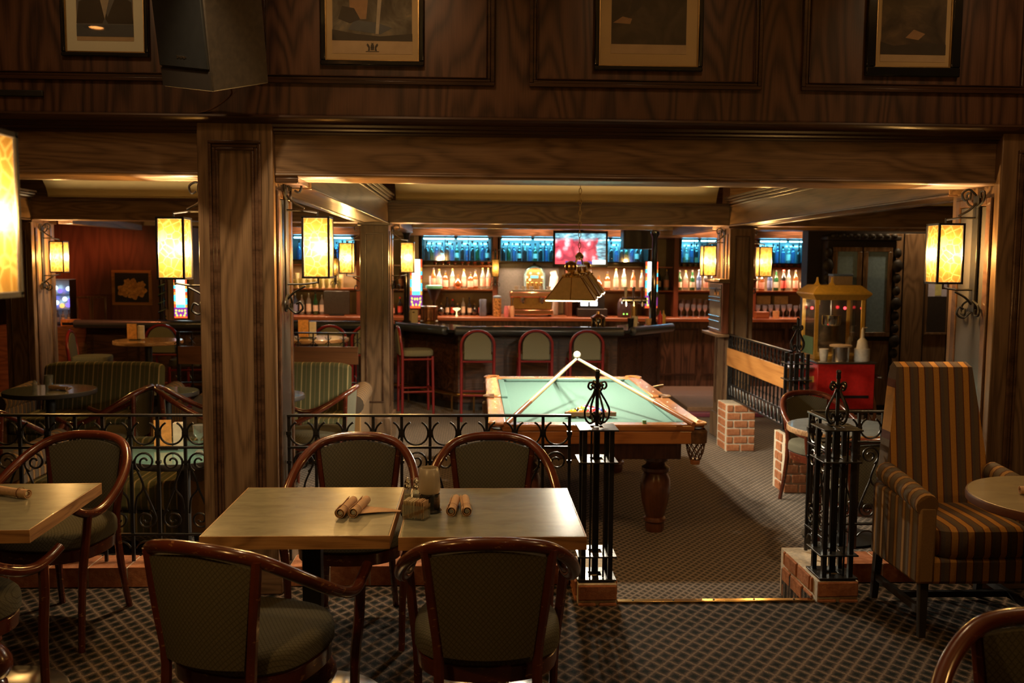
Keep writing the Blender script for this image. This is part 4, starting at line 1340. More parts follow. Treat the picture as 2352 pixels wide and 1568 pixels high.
tag(mb.build('ball_rack', M_POOLW), 'triangular wooden rack around the pool balls', 'rack')
tag(MB().c(0, 0, 0.011, 0.024, 0.024, 0.022).build('green_glint_cube', plain('green_glint', (0.15, 0.40, 0.25), 0.8), bevel=0.002, loc=(1.09, 5.85, FZ + TH)), 'green cube standing in for a reflection on the near rail of the pool table', 'chalk')  # green reflection on the rail, built as a small coloured cube

# ---------------------------------------------------------------- lamp above the pool table
LA = R(10.0)
t = thing('pool_lamp', 'brass billiard lamp with three square shades hanging over the pool table', 'lamp', (0.815, 7.25, 1.40), -LA)
def shade(y):
    sh = MB()
    a, b_, h = 0.17, 0.062, 0.155
    for q in range(4):
        r_ = Matrix.Rotation(q * PI / 2, 4, 'Z')
        vs = [r_ @ Vector(p) for p in ((-a, -a, 0), (a, -a, 0), (b_, -b_, h), (-b_, -b_, h))]
        vi = [r_ @ Vector(p) for p in ((-a + .004, -a + .004, 0), (a - .004, -a + .004, 0), (b_ - .003, -b_ + .003, h), (-b_ + .003, -b_ + .003, h))]
        sh.mat(0).add(vs, [(0, 1, 2, 3)])
        sh.mat(1).add(vi, [(3, 2, 1, 0)])
    o = sh.build('shade', [M_SHADEOUT, M_SHADEIN], t, smooth=False, loc=(0, y, 0))
    rb = MB()
    for sx in (-1, 1):
        for sy in (-1, 1):
            rb.tube([(sx * a, sy * a, 0), (sx * b_, sy * b_, h)], 0.004, 5)
    for sx in (0, 1, 2, 3):
        r_ = Matrix.Rotation(sx * PI / 2, 4, 'Z')
        rb.tube([r_ @ Vector((-a, -a, 0)), r_ @ Vector((a, -a, 0))], 0.005, 5)
        rb.tube([r_ @ Vector((0, -a, 0)), r_ @ Vector((0, -b_, h))], 0.003, 5)
        rb.tube([r_ @ Vector((-b_, -b_, h)), r_ @ Vector((b_, -b_, h))], 0.006, 5)
    rb.build('ribs', M_BRASS, o)
    gm = MB()
    for q in range(4):
        r_ = Matrix.Rotation(q * PI / 2, 4, 'Z')
        for i in range(6):
            p = r_ @ Vector((-b_ + 0.012 + i * 0.02, -b_ - 0.002, h + 0.006))
            gm.sph(p, 0.0075, 6, 4)
    gm.build('gallery_beads', M_BRASS, o)
    MB().lathe([(0.06, h - 0.002), (0.055, h + 0.02), (0.02, h + 0.035), (0.014, h + 0.075)], 16).build('shade_cap', M_BRASS, o)
    lip = MB()
    for q in range(4):
        r_ = Matrix.Rotation(q * PI / 2, 4, 'Z')
        lip.add([r_ @ Vector(p) for p in ((-a - 0.002, -a - 0.002, -0.011), (a + 0.002, -a - 0.002, -0.011), (a, -a, -0.002), (-a, -a, -0.002))], [(0, 1, 2, 3)])
    lip.build('glass_lip', M_LIP, o, smooth=False)
    light('pool_bulb', 'POINT', (0, 0, 0.04), 105, (1.0, 0.88, 0.66), 0.03, parent=o)
M_SHADEOUT = plain('bronze_shade', (0.62, 0.44, 0.22), 0.42, 0.1, 0.1)
def m_lip():
    n = NT('milk_glass_lip')
    tl = n.n('ShaderNodeBsdfTranslucent')
    tl.inputs[0].default_value = (0.85, 0.82, 0.74, 1)
    n.l(tl.outputs[0], n.out.inputs[0])
    return n.m
M_LIP = m_lip()
M_SHADEIN = plain('white_shade_lining', (0.8, 0.74, 0.6), 0.6)
for y in (-0.76, 0.0, 0.76):
    shade(y)
mb = MB()
mb.tube([(0, -0.92, 0.228), (0, 0.92, 0.228)], 0.013, 10)
mb.tube(catmull([(0, -0.5, 0.235), (0, -0.25, 0.285), (0, 0.0, 0.30), (0, 0.25, 0.285), (0, 0.5, 0.235)], 5), 0.008, 8)
mb.build('carrier_tube', M_BRASS, t)
for s in (-1, 1):
    MB().lathe([(0.012, 0.0), (0.036, 0.014), (0.044, 0.038), (0.036, 0.062), (0.012, 0.075)], 18).build('end_ball', M_BRASS, t, loc=(0, s * 0.92, 0.19))
MB().lathe([(0.012, 0.0), (0.03, 0.012), (0.034, 0.03), (0.02, 0.05), (0.008, 0.06)], 16).build('centre_boss', M_BRASS, t, loc=(0, 0, 0.275))
ch = MB()
for i in range(24):
    z = 0.345 + i * 0.042
    a = 0 if i % 2 else PI / 2
    pts = [(math.cos(a) * 0.010 * math.cos(th), math.sin(a) * 0.010 * math.cos(th), z + 0.024 * math.sin(th)) for th in [2 * PI * q / 10 for q in range(10)]]
    ch.tube(pts, 0.003, 5, closed=True)
ch.build('chain', M_BRASSD, t)

# ================================================================ UPHOLSTERED SEATS OF THE LOUNGE (left)
def loveseat(label, x, y, rz, w_=1.42, sh=0.42, bh=0.86):
    t = thing('loveseat', label, 'sofa', (x, y, FZ), R(rz), 'striped loveseats in the lounge')
    h = w_ / 2
    MB().b(-h + 0.12, h - 0.12, -0.36, 0.30, 0.14, 0.30).build('base', M_SOFA, t, bevel=0.02)
    MB().b(-h + 0.135, h - 0.135, -0.385, 0.16, 0.30, sh + 0.02).build('seat_cushion', M_SOFA, t, bevel=0.035)
    def fn(u, v):
        x_ = (2 * u - 1) * (h - 0.17)
        z = 0.30 + (bh - 0.30) * v - 0.03 * (2 * u - 1) ** 8
        return (x_, 0.13 + 0.13 * v, z)
    MB().slab(fn, 12, 6, lambda u, v: (0, 0.17 - 0.05 * v, 0)).build('backrest', M_SOFA, t, bevel=0.03)
    for s in (-1, 1):
        MB().b(min(s * (h - 0.12), s * h), max(s * (h - 0.12), s * h), -0.36, 0.30, 0.14, 0.52).build('arm_panel', M_WINGY, t, bevel=0.012)
        MB().tube([(s * (h - 0.055), -0.385, 0.565), (s * (h - 0.055), 0.30, 0.60)], 0.085, 14).build('rolled_arm', M_WINGY, t)
        MB().lathe([(0.02, 0), (0.032, 0.14)], 8, (s * (h - 0.08), -0.30, 0)).build('leg', M_DARK, t)
        MB().lathe([(0.02, 0), (0.032, 0.14)], 8, (s * (h - 0.08), 0.24, 0)).build('leg', M_DARK, t)
    return t
loveseat('striped loveseat behind the dark round table, far left of the room', -3.44, 8.42, 0, 1.42)
loveseat('striped loveseat between the big front column and the inner pillar', -1.70, 8.42, 0, 1.42)
loveseat('low striped loveseat just behind the left iron railing', -2.22, 5.95, 0, 1.22, 0.46, 0.62)

round_table('round_table', 'dark round table with a napkin in front of the striped loveseat', -3.46, 7.65, FZ, 0.35, M_LAMD, M_DARK)
napkin_roll('peach napkin on the dark round table by the striped loveseat', -3.38, 7.62, FZ + 0.75, 65, True, False)
t = thing('water_glass', 'clear glass on the dark round table by the loveseat', 'glass', (-3.50, 7.72, FZ + 0.75))
MB().lathe([(0.028, 0), (0.034, 0.11), (0.032, 0.11), (0.026, 0.004)], 16, cap=False).build('glass_wall', M_GCLEAR, t)
t = thing('shaker', 'small shaker beside the glass on the dark round table', 'shaker', (-3.56, 7.60, FZ + 0.75))
MB().lathe([(0.018, 0), (0.02, 0.06), (0.012, 0.075), (0.004, 0.085)], 12).build('body', M_GCLEAR, t)
round_table('round_table', 'table with a teal reflection painted on its top behind the left iron railing', -1.62, 5.16, FZ, 0.33, m_laminate('teal_reflection_laminate', (0.09, 0.20, 0.18), (0.13, 0.26, 0.23), 0.15), M_DARK)  # reflection of a blue screen put into the laminate colour
round_table('round_table', 'small round table half hidden behind the big front column', -1.66, 7.40, FZ, 0.30, m_laminate('blue_grey_laminate', (0.12, 0.14, 0.16), (0.18, 0.20, 0.22), 0.15), M_DARK)
round_table('round_table', 'green topped table between chairs by the big front column', -2.62, 7.95, FZ, 0.26, m_laminate('pale_green_laminate', (0.20, 0.27, 0.20), (0.28, 0.35, 0.27), 0.15), M_DARK, None, 0.70)
round_table('round_table', 'round grey table with oak edge behind the right iron railing', 2.44, 5.97, FZ, 0.36, m_laminate('pale_grey_laminate', (0.22, 0.24, 0.24), (0.30, 0.32, 0.32), 0.2), M_EDGE)
def holder(label, x, y, z, rz=0, s=1.0):
    t = thing('menu_holder', label, 'menu', (x, y, z), R(rz), 'menu holders on the tables')
    MB().b(-0.055 * s, 0.055 * s, -0.02, 0.02, 0, 0.012).build('base', M_BLACK, t)
    MB().b(-0.075 * s, 0.02 * s, -0.006, -0.002, 0.012, 0.17 * s).build('card', M_CARD, t)
    MB().b(0.025 * s, 0.085 * s, 0.0, 0.05, 0.012, 0.15 * s).build('napkin_box', M_WHITE, t, bevel=0.004)
    return t
holder('orange menu card and white box on the table with the painted teal reflection behind the railing', -1.72, 5.22, FZ + 0.75, 6)
tag(MB().lathe([(0.02, 0), (0.024, 0.02), (0.007, 0.035), (0.006, 0.09), (0.03, 0.12), (0.033, 0.17)], 16).build('wine_glass', M_GCLEAR, loc=(-1.50, 5.06, FZ + 0.75)), 'clear stem glass on the table with the painted teal reflection behind the railing', 'glass')

# bentwood chairs of the pool room
chair(-2.82, 7.22, 88, 'bentwood armchair seen from its side, in front of the far left loveseat', FZ)
chair(-2.17, 7.30, -72, 'bentwood armchair seen through its open arm, just left of the big column', FZ)
chair(-3.25, 6.45, -10, 'bentwood armchair whose back rises above the left railing at the photo edge', FZ)
chair(-1.23, 7.26, 86, 'bentwood armchair facing left, beside the pillar left of the bar stools', FZ)
chair(2.60, 6.72, 192, 'bentwood armchair with an olive seat between the pool table and the grey round table', FZ)
chair(2.36, 5.36, -10, 'bentwood armchair hidden behind the right iron post', FZ)

# ================================================================ BAR
def poly_strip(mb, front, depth, z0, z1):
    """band behind a front polyline (points run left to right)"""
    n = len(front)
    back = []
    for i, p in enumerate(front):
        a = Vector(front[max(i - 1, 0)]); b_ = Vector(front[min(i + 1, n - 1)])
        d = (b_ - a).normalized()
        nrm = Vector((-d.y, d.x))
        c = 1.0
        if 0 < i < n - 1:
            d1 = (Vector(p) - a).normalized(); c = max(0.5, d1.dot(d))
        back.append(Vector(p) + nrm * depth / c)
    for i in range(n - 1):
        mb.prism([front[i], front[i + 1], tuple(back[i + 1]), tuple(back[i])], 'z', z0, z1)
CF = [(-5.1, 11.85), (-1.02, 11.85), (-0.30, 10.95), (1.84, 10.95), (2.56, 11.80)]
t = thing('bar_counter', 'long dark bar counter with a padded front edge and angled corners', 'bar', (0, 0, 0))
mb = MB(); poly_strip(mb, CF, 0.62, 0.815, 0.850)
mb.build('counter_top', M_BLACKG, t, bevel=0.003)
M_PAD = plain('blue_black_leather', (0.035, 0.042, 0.05), 0.28, coat=0.4)
for i in range(4):
    a, b_ = Vector((*CF[i], 0.835)), Vector((*CF[i + 1], 0.835))
    d = (b_ - a).normalized()
    MB().tube([a + d * 0.06, a + d * 0.075, b_ - d * 0.075, b_ - d * 0.06], [0.035, 0.055, 0.055, 0.035], 12).build('padded_edge', M_PAD, t)
BF = [(-5.0, 12.12), (-0.92, 12.12), (-0.20, 11.22), (1.74, 11.22), (2.44, 12.05)]
mb = MB(); poly_strip(mb, BF, 0.10, FZ + 0.10, 0.815)
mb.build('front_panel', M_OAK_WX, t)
mb = MB(); poly_strip(mb, [(x, y + 0.03) for x, y in BF], 0.08, FZ, FZ + 0.10)
mb.build('kick_board', M_DARK, t)
for i in range(4):
    a, b_ = Vector(BF[i]), Vector(BF[i + 1])
    L = (b_ - a).length
    n = max(1, round(L / 0.62))
    d = (b_ - a) / L
    rz = math.atan2(d.y, d.x)
    for k in range(n):
        s0 = a + d * (L / n * k)
        mb = MB()
        mb.T = Matrix.Translation((s0.x, s0.y, 0)) @ Matrix.Rotation(rz, 4, 'Z')
        frame_strip(mb, 0.06, L / n - 0.06, 0.05, 0.72, 0.0, 0.03, 0.014)
        mb.build('panel_frame', M_MOLDW, t)
rail = [(x + 0.0, y - 0.16, 0.06) for x, y in BF]
MB().tube(rail, 0.024, 10).build('foot_rail', M_BRASS, t)
fb = MB()
for i in range(4):
    a, b_ = Vector(rail[i]), Vector(rail[i + 1])
    for f_ in (0.1, 0.5, 0.9):
        p = a.lerp(b_, f_)
        fb.tube([(p.x, p.y, 0.06), (p.x, p.y, FZ)], 0.012, 6)
        fb.tube([(p.x, p.y, 0.05), (p.x, p.y + 0.17, 0.0)], 0.012, 6)
fb.build('foot_rail_bracket', M_BRASS, t)
# dark posts standing on the counter
def bar_post(label, x, y, garland=False):
    t = thing('bar_post', label, 'post', (x, y, 0.851), 0)
    MB().lathe([(0.06, 0), (0.06, 0.02), (0.038, 0.05), (0.036, 1.12), (0.06, 1.17), (0.06, 1.205)], 16).build('shaft', M_BLACKG, t)
    if garland:
        pts = [(0.045 * math.cos(k * 0.55), 0.045 * math.sin(k * 0.55), 0.06 + 1.05 * k / 110) for k in range(111)]
        MB().tube(pts, 0.006, 5).build('tinsel_garland', plain('green_tinsel', (0.25, 0.42, 0.25), 0.2, 0.7, 0.4, 200), t)
bar_post('dark post wound with green tinsel at the left of the bar', -4.02, 12.10, True)
bar_post('dark post on the bar counter near the left corner', -0.88, 12.02)
bar_post('dark post on the bar counter near the right corner', 2.30, 11.86)
for (x0, x1, dy) in ((-0.90, -0.76, 0), (2.44, 2.58, 0), (-4.16, -4.02, 0)):
    struct(MB().b(x0, x1, 9.5, 11.45, 2.0, 2.2).build('ceiling_beam', M_OAK_Y, bevel=0.003))

# bar stools
def make_stool(label):
    t = thing('bar_stool', label, 'stool')
    arch = [(-0.185, -0.19, 0.0), (-0.185, -0.185, 0.50), (-0.185, -0.185, 0.72), (-0.187, -0.20, 0.86)]
    top = [(0.187 * math.cos(PI - PI * k / 12), -0.205 - 0.012 * math.sin(PI * k / 12), 0.875 + 0.165 * math.sin(PI * k / 12)) for k in range(13)]
    arch2 = arch + top + [(-x, y, z) for (x, y, z) in reversed(arch)]
    MB().tube(arch2, 0.0165, 8, upv=(0, 1, 0)).build('arched_back_frame', M_STOOL, t)
    for s in (-1, 1):
        MB().tube([(s * 0.185, 0.17, 0.70), (s * 0.19, 0.18, 0.0)], 0.016, 8).build('leg', M_STOOL, t)
    for z in (0.28, 0.665):
        for s_ in (-1, 1):
            MB().tube([(s_ * 0.186, -0.185, z), (s_ * 0.188, 0.175, z)], 0.012, 6).build('rung', M_STOOL, t)
            MB().tube([(-0.186, s_ * 0.178, z + 0.02), (0.186, s_ * 0.178, z + 0.02)], 0.012, 6).build('rung', M_STOOL, t)
    rings = [superring(0.20 * k, 0.195 * k, z, 0, 0, 28, 4) for (k, z) in ((0.96, 0.70), (1, 0.71), (1, 0.752), (0.96, 0.768), (0.6, 0.778), (0.1, 0.78))]
    MB().loft(rings).build('seat', M_FABS, t)
    def fn(u, v):
        x = (2 * u - 1) * 0.150
        ztop = 0.87 + 0.15 * math.sqrt(max(0, 1 - ((2 * u - 1) * 0.97) ** 2))
        return (x, -0.215 - 0.02 * v, 0.715 + (ztop - 0.715) * v)
    MB().slab(fn, 12, 5, (0, 0.04, 0)).build('backrest', M_FABS, t)
    return t
ST = make_stool('red framed bar stool, leftmost of the three facing the bar front')
ST.location = (0.035, 10.62, FZ); ST['group'] = 'red bar stools'
def stool(x, y, rz, label):
    return dup(ST, (x, y, FZ), R(rz), label, 'red bar stools')
stool(0.695, 10.66, 0, 'red framed bar stool, middle one of the three in front of the bar')
stool(1.275, 10.66, 0, 'red framed bar stool, third from the left, behind the balanced cue ball')
stool(-0.70, 11.05, -78, 'red framed bar stool turned sideways beside the inner pillar')
stool(-1.72, 11.30, 0, 'red bar stool seen over the lounge railing, its arched top below the bar edge')
stool(-2.34, 11.30, 0, 'red bar stool mostly hidden by the big front column')
stool(-1.28, 11.30, 0, 'red bar stool half hidden by the inner pillar, seen over the lounge railing')
stool(-3.70, 11.30, 0, 'red bar stool at the left part of the bar, behind the high round table')
stool(-4.13, 10.15, -80, 'red bar stool seen from its side left of the high round table')
stool(-3.02, 9.92, 95, 'red bar stool with a pale seat right of the high round table')

round_table('high_table', 'high round table with a menu card, left of the big front column', -3.36, 9.66, FZ, 0.34, m_laminate('tan_laminate', (0.30, 0.17, 0.08), (0.40, 0.24, 0.12), 0.18), M_EDGE, None, 0.985)
round_table('high_table', 'high round table seen between the big column and the inner pillar', -1.72, 10.02, FZ, 0.36, m_laminate('pale_tan_laminate', (0.42, 0.34, 0.20), (0.52, 0.43, 0.27), 0.15), M_EDGE, None, 0.985)
holder('orange menu card and white box on the left high table', -3.48, 9.62, FZ + 0.985, 4, 1.0)
holder('orange menu card and white box on the high table beside the inner pillar', -1.80, 9.98, FZ + 0.985, 0, 1.15)

# railings with a wooden board next to the inner pillars
def board_railing(label, p0, p1, nb, bmat):
    L = math.hypot(p1[0] - p0[0], p1[1] - p0[1])
    t = thing('board_railing', label, 'railing', (p0[0], p0[1], 0), math.atan2(p1[1] - p0[1], p1[0] - p0[0]))
    MB().b(0, L, -0.016, 0.016, 0.940, 0.954).build('top_rail', M_IRON, t, bevel=0.002)
    MB().b(0, L, -0.012, 0.012, 0.450, 0.462).build('lower_rail', M_IRON, t, bevel=0.002)
    MB().b(0, L, -0.014, 0.014, 0.318, 0.334).build('bottom_rail', M_IRON, t, bevel=0.002)
    MB().b(0.0, L - 0.02, 0.010, 0.032, 0.640, 0.815).build('board', bmat, t, bevel=0.003)
    MB().b(L - 0.03, L, -0.015, 0.015, FZ, 0.954).build('end_post', M_IRON, t)
    dx = L / nb
    me = MB().b(-0.006, 0.006, -0.006, 0.006, 0.326, 0.94)
    for s in (-1, 1):
        me.tube(catmull([(s * 0.03, 0, 0.905), (s * 0.012, 0, 0.885), (0, 0, 0.87)], 4), 0.004, 5)
        me.tube(catmull([(s * 0.034, 0, 0.835), (s * 0.012, 0, 0.855), (0, 0, 0.87)], 4), 0.004, 5)
        me.tube(catmull([(s * 0.03, 0, 0.53), (s * 0.012, 0, 0.50), (0, 0, 0.455)], 4), 0.004, 5)
        me.tube(catmull([(s * 0.034, 0, 0.345), (s * 0.02, 0, 0.40), (0, 0, 0.45)], 4), 0.004, 5)
    me = me.mesh('baluster', [M_IRON])
    for k in range(nb + 1):
        inst('baluster', me, t, (min(max(k * dx, 0.01), L - 0.01), 0, 0))
    return t
M_BOARDX = wood('honey_board_level', (0.30, 0.11, 0.025), (0.47, 0.20, 0.05), (0.58, 0.28, 0.085), 'x', 0.4, 0.2)
M_BOARDD = wood('brown_board_level', (0.10, 0.035, 0.012), (0.17, 0.065, 0.022), (0.24, 0.10, 0.036), 'x', 0.4, 0.2)
board_railing('iron railing with a honey coloured board right of the pool table', (2.555, 7.36), (2.555, 9.17), 18, M_BOARDX)
board_railing('iron railing with a brown board behind the striped loveseat, left of the inner pillar', (-1.14, 9.12), (-2.90, 9.12), 12, M_BOARDD)
iron_post('black iron post on the brick pier behind the bentwood chair by the pool table', 2.575, 7.28, 0.312, 0.945, [0.0, 0.12, 0.42, 0.55])

# ---------------------------------------------------------------- back bar
BY0, BY1 = 13.80, 14.45
t = thing('back_bar', 'back bar with orange wood counter, shelves and glass cabinets above', 'cabinet', (0, 0, 0))
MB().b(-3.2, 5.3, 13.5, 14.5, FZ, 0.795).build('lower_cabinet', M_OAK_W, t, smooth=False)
for k in range(13):
    mb = MB()
    frame_strip(mb, -3.1 + k * 0.645, -2.52 + k * 0.645, 0.0, 0.70, 13.5, 0.03, 0.014)
    mb.build('door_frame', M_MOLDW, t)
MB().b(-3.2, 5.3, 13.42, 14.5, 0.795, 0.845).build('counter', M_BARW, t, bevel=0.006)
MB().b(-3.2, 5.3, 14.46, 14.52, 0.845, 2.02).build('back_panel', plain('olive_back_panel', (0.30, 0.22, 0.10), 0.45, 0, 0.25, 3, coat=0.2), t, smooth=False)
MB().b(0.36, 1.30, 14.40, 14.455, 0.845, 1.62).build('steel_panel', M_PAINT_STEEL, t)
UPR = [-2.85, -1.72, -0.87, 0.30, 1.42, 2.66, 3.02, 3.72, 4.20, 5.22]
ume = MB().b(-0.035, 0.035, 13.84, 14.46, 0.845, 2.02).mesh('upright', [M_BARU])
for x in UPR:
    inst('upright', ume, t, (x, 0, 0))
for a, b_ in zip(UPR[:-1], UPR[1:]):
    if a in (0.30,):
        continue
    for z in (1.215, 1.575):
        MB().b(a + 0.036, b_ - 0.036, 13.95, 14.455, z, z + 0.022).build('shelf', M_BARW, t)
M_CABBACK = plain('blue_grey_mirror', (0.50, 0.72, 0.78), 0.3, 0.35, 0.05)
CABS = [(-2.70, -1.76), (-0.80, 0.26), (0.36, 1.38), (1.46, 2.60), (3.06, 3.68), (4.24, 5.18)]
for (a, b_) in CABS:
    c = MB()
    c.b(a, b_, BY0, BY1, 1.645, 1.665).b(a, b_, BY0, BY1, 2.0, 2.018).b(a, a + 0.02, BY0, BY1, 1.665, 2.0).b(b_ - 0.02, b_, BY0, BY1, 1.665, 2.0)
    c = c.build('glass_cabinet', M_DARK, t)
    MB().b(a + 0.02, b_ - 0.02, BY1 - 0.02, BY1 - 0.005, 1.665, 2.0).build('mirror_back', M_CABBACK, c)
    L = b_ - a
    for k in range(2):
        x0 = a + 0.04 + (L - 0.06) * k / 2
        MB().cyl((x0, BY0 + 0.03, 1.985), (x0 + (L - 0.06) / 2 - 0.05, BY0 + 0.03, 1.985), 0.0095, None, 8).build('fluorescent_tube', M_CYAN, c)
    nb = max(3, int(L / 0.15))
    for k in range(nb):
        x0 = a + 0.06 + (L - 0.1) * k / nb
        MB().b(x0, x0 + (L - 0.1) / nb * 0.72, BY1 - 0.05, BY1 - 0.035, 1.918, 1.932).build('tube_reflection', M_CYANS, c) if k % 5 != 3 else None  # glowing strips standing in for the tubes' reflection in the mirror back
    for k in range(2):
        x0 = a + 0.02 + (L - 0.04) * (k + 1) / 3
        MB().b(x0 - 0.006, x0 + 0.006, BY0, BY0 + 0.012, 1.665, 2.0).build('muntin', M_DARK, c)
    MB().b(a + 0.02, b_ - 0.02, BY0 + 0.003, BY0 + 0.006, 1.665, 1.995).build('glass_front', M_GLASS, c)

for (cx, L) in ((-2.7, 2.9), (0.83, 3.0), (4.4, 2.8)):
    light('cove_fill_strip', 'AREA', (cx, 9.30, 2.27), 0.8 * L, (1.0, 0.70, 0.34), L, (R(205), 0, 0), size_y=0.04)  # unseen uplights added to brighten the cream coves
# unseen lights added at the bar: warm strips under the cabinets, spots above
for (a, b_) in CABS:
    cx, L = (a + b_) / 2, b_ - a
    light('cabinet_fill_strip', 'AREA', (cx, 14.0, 1.56), 20 * L, (1.0, 0.62, 0.38), L * 0.9, (0, 0, 0), size_y=0.05)
    light('tube_glow', 'AREA', (cx, BY0 + 0.09, 1.975), 9.0 * L, (0.06, 0.55, 0.90), L * 0.85, (0, 0, 0), size_y=0.03)
for x in (-2.2, -0.35, 0.85, 2.1, 3.4, 4.7):
    light('bar_fill_spot', 'SPOT', (x, 13.0, 2.6), 130, (1.0, 0.50, 0.30), 0.06, (R(14), 0, 0), cone=100, blend=0.8)
light('alcove_fill_spot', 'SPOT', (-4.6, 11.2, 2.5), 170, (1.0, 0.25, 0.08), 0.08, (R(35), R(20), 0), cone=90, blend=0.9)  # unseen orange spot added to light the alcove

# bottles, glasses and jars: a few kinds, each bottle an object of its own
def bottle_mesh(name, kind, glass, label, cap, plain_=False):
    prof = {'tall': [(0.036, 0), (0.038, 0.01), (0.038, 0.19), (0.030, 0.215), (0.0145, 0.245), (0.0135, 0.285)],
            'squat': [(0.044, 0), (0.046, 0.01), (0.046, 0.15), (0.040, 0.175), (0.016, 0.20), (0.015, 0.235)],
            'round': [(0.03, 0), (0.052, 0.02), (0.066, 0.07), (0.055, 0.12), (0.024, 0.15), (0.017, 0.17), (0.017, 0.205)],
            'wine': [(0.036, 0), (0.0375, 0.01), (0.0375, 0.185), (0.026, 0.215), (0.014, 0.24), (0.014, 0.30)],
            'jar': [(0.035, 0), (0.036, 0.05)]}[kind]
    mb = MB()
    mb.mat(0).lathe(prof, 14)
    zt = prof[-1][1]
    mb.mat(2).lathe([(0.0165 if kind != 'jar' else 0.037, zt - 0.004), (0.0165 if kind != 'jar' else 0.037, zt + 0.026), (0.010, zt + 0.028)], 10)
    rr = max(p[0] for p in prof)
    if kind in ('tall', 'squat', 'wine') and not plain_:
        z0, z1 = {'tall': (0.045, 0.155), 'squat': (0.03, 0.125), 'wine': (0.05, 0.135)}[kind]
        mb.mat(1).lathe([(rr + 0.0008, z0), (rr + 0.0008, z1)], 14, cap=False)
    return mb.mesh(name, [glass, label, cap])
B = {
 'pink': bottle_mesh('liquor_bottle', 'tall', M_GAMBER, M_LABP, M_DARK),
 'pinkc': bottle_mesh('liquor_bottle', 'tall', M_GCLEAR, M_LABP, M_BRASSD),
 'squat': bottle_mesh('liquor_bottle', 'squat', M_GAMBER, M_LABP, M_DARK),
 'round': bottle_mesh('liquor_bottle', 'round', M_GAMBER, M_LABP, M_BRASSD),
 'clear': bottle_mesh('liquor_bottle', 'tall', M_GCLEAR, M_LABW, M_STEEL),
 'green': bottle_mesh('liquor_bottle', 'wine', M_GGREEN, M_LABW, M_DARK),
 'dark': bottle_mesh('liquor_bottle', 'wine', M_GDARK, M_LABW, M_DARK),
 'darkp': bottle_mesh('liquor_bottle', 'tall', M_GDARK, M_LABR, M_RED),
 'blue': bottle_mesh('liquor_bottle', 'tall', M_GBLUE, M_LABB, M_STEEL),
 'rdark': bottle_mesh('liquor_bottle', 'round', M_GDARK, M_LABW, M_BRASSD),
 'pdark': bottle_mesh('liquor_bottle', 'wine', M_GDARK, M_LABW, M_DARK, True),
 'pgreen': bottle_mesh('liquor_bottle', 'wine', M_GGREEN, M_LABW, M_DARK, True),
 'pblue': bottle_mesh('liquor_bottle', 'tall', M_GBLUE, M_LABW, M_DARK, True),
 'jar': bottle_mesh('jar', 'jar', M_GAMBER, M_LABP, M_LABR),
}
pint = MB().lathe([(0.030, 0), (0.042, 0.15), (0.040, 0.15), (0.029, 0.006)], 12, cap=False).mesh('pint_glass', [m_glass('yellow_lit_glass', (0.9, 0.88, 0.6), 0.15, 0.1, (0.6, 0.55, 0.3), 0.35)])
stem = MB().lathe([(0.032, 0), (0.03, 0.004), (0.005, 0.012), (0.005, 0.08), (0.03, 0.11), (0.036, 0.15), (0.033, 0.19)], 12, cap=False).mesh('stem_glass', [m_glass('stemware_glass', (0.88, 0.9, 0.95), 0.18, 0.05, (0.4, 0.42, 0.5), 0.25)])
box_w = {}
ORD = ['first', 'second', 'third', 'fourth', 'fifth', 'sixth', 'seventh', 'eighth', 'ninth', 'tenth', 'eleventh', 'twelfth', 'thirteenth', 'fourteenth', 'fifteenth', 'sixteenth']
KIND = {'pink': 'amber, pink label', 'pinkc': 'clear, pink label', 'squat': 'squat amber', 'round': 'round amber', 'clear': 'clear', 'green': 'green', 'dark': 'dark', 'darkp': 'dark, red label', 'blue': 'blue', 'rdark': 'round dark', 'jar': 'small', 'pdark': 'plain dark', 'pgreen': 'plain green', 'pblue': 'plain blue'}
def row(kinds, x0, x1, n, y, z, noun, cat, where, group, jit=0.012, scale=1.0, zs=1.0):
    for k in range(n):
        kd = kinds[k % len(kinds)]
        me = B[kd] if isinstance(kd, str) else kd
        x = x0 + (x1 - x0) * k / max(1, n - 1)
        s_ = scale * zs * random.uniform(0.94, 1.06)
        o = inst(me.name, me, None, (x + random.uniform(-jit, jit), y + random.uniform(-0.02, 0.02), z), (0, 0, random.uniform(0, 6)), (scale, scale, s_))
        pre = (KIND[kd].split(',')[0] + ' ') if isinstance(kd, str) else ''
        tag(o, '%s%s, %s from the left %s' % (pre, noun, ORD[k], where), cat, group)
SH = 1.2375
row(['pink', 'pinkc', 'squat', 'pinkc', 'round', 'pinkc', 'squat', 'pink', 'pinkc', 'pinkc'], -0.62, 0.20, 10, 14.08, SH, 'bottle', 'bottle', 'on the shelf left of the espresso machine', 'bottles on the shelf left of the espresso machine')
row(['rdark', 'dark', 'darkp', 'rdark', 'clear', 'dark', 'rdark', 'darkp'], -0.50, 0.08, 8, 13.95, 0.847, 'bottle', 'bottle', 'on the counter beside the copper bucket', 'dark bottles on the back counter', 0.01, 0.8)
row(['jar'], -0.60, 0.20, 9, 14.05, 1.598, 'jar', 'jar', 'below the left glass cabinet', 'jars below the left glass cabinet', 0.01, 0.7)
row(['round', 'pink', 'round', 'squat', 'pinkc', 'clear', 'pink', 'pinkc'], 1.62, 2.54, 8, 14.08, SH, 'bottle', 'bottle', 'on the shelf below the television', 'bottles on the shelf below the television')
row(['green', 'pinkc', 'green', 'blue', 'pinkc', 'darkp'], 3.12, 3.62, 6, 14.05, SH, 'bottle', 'bottle', 'on the shelf left of the scoreboard', 'bottles left of the scoreboard')
row(['green', 'pinkc'], 2.78, 2.92, 2, 14.05, SH, 'bottle', 'bottle', 'right of the right stained glass strip', 'bottles beside the right stained glass')
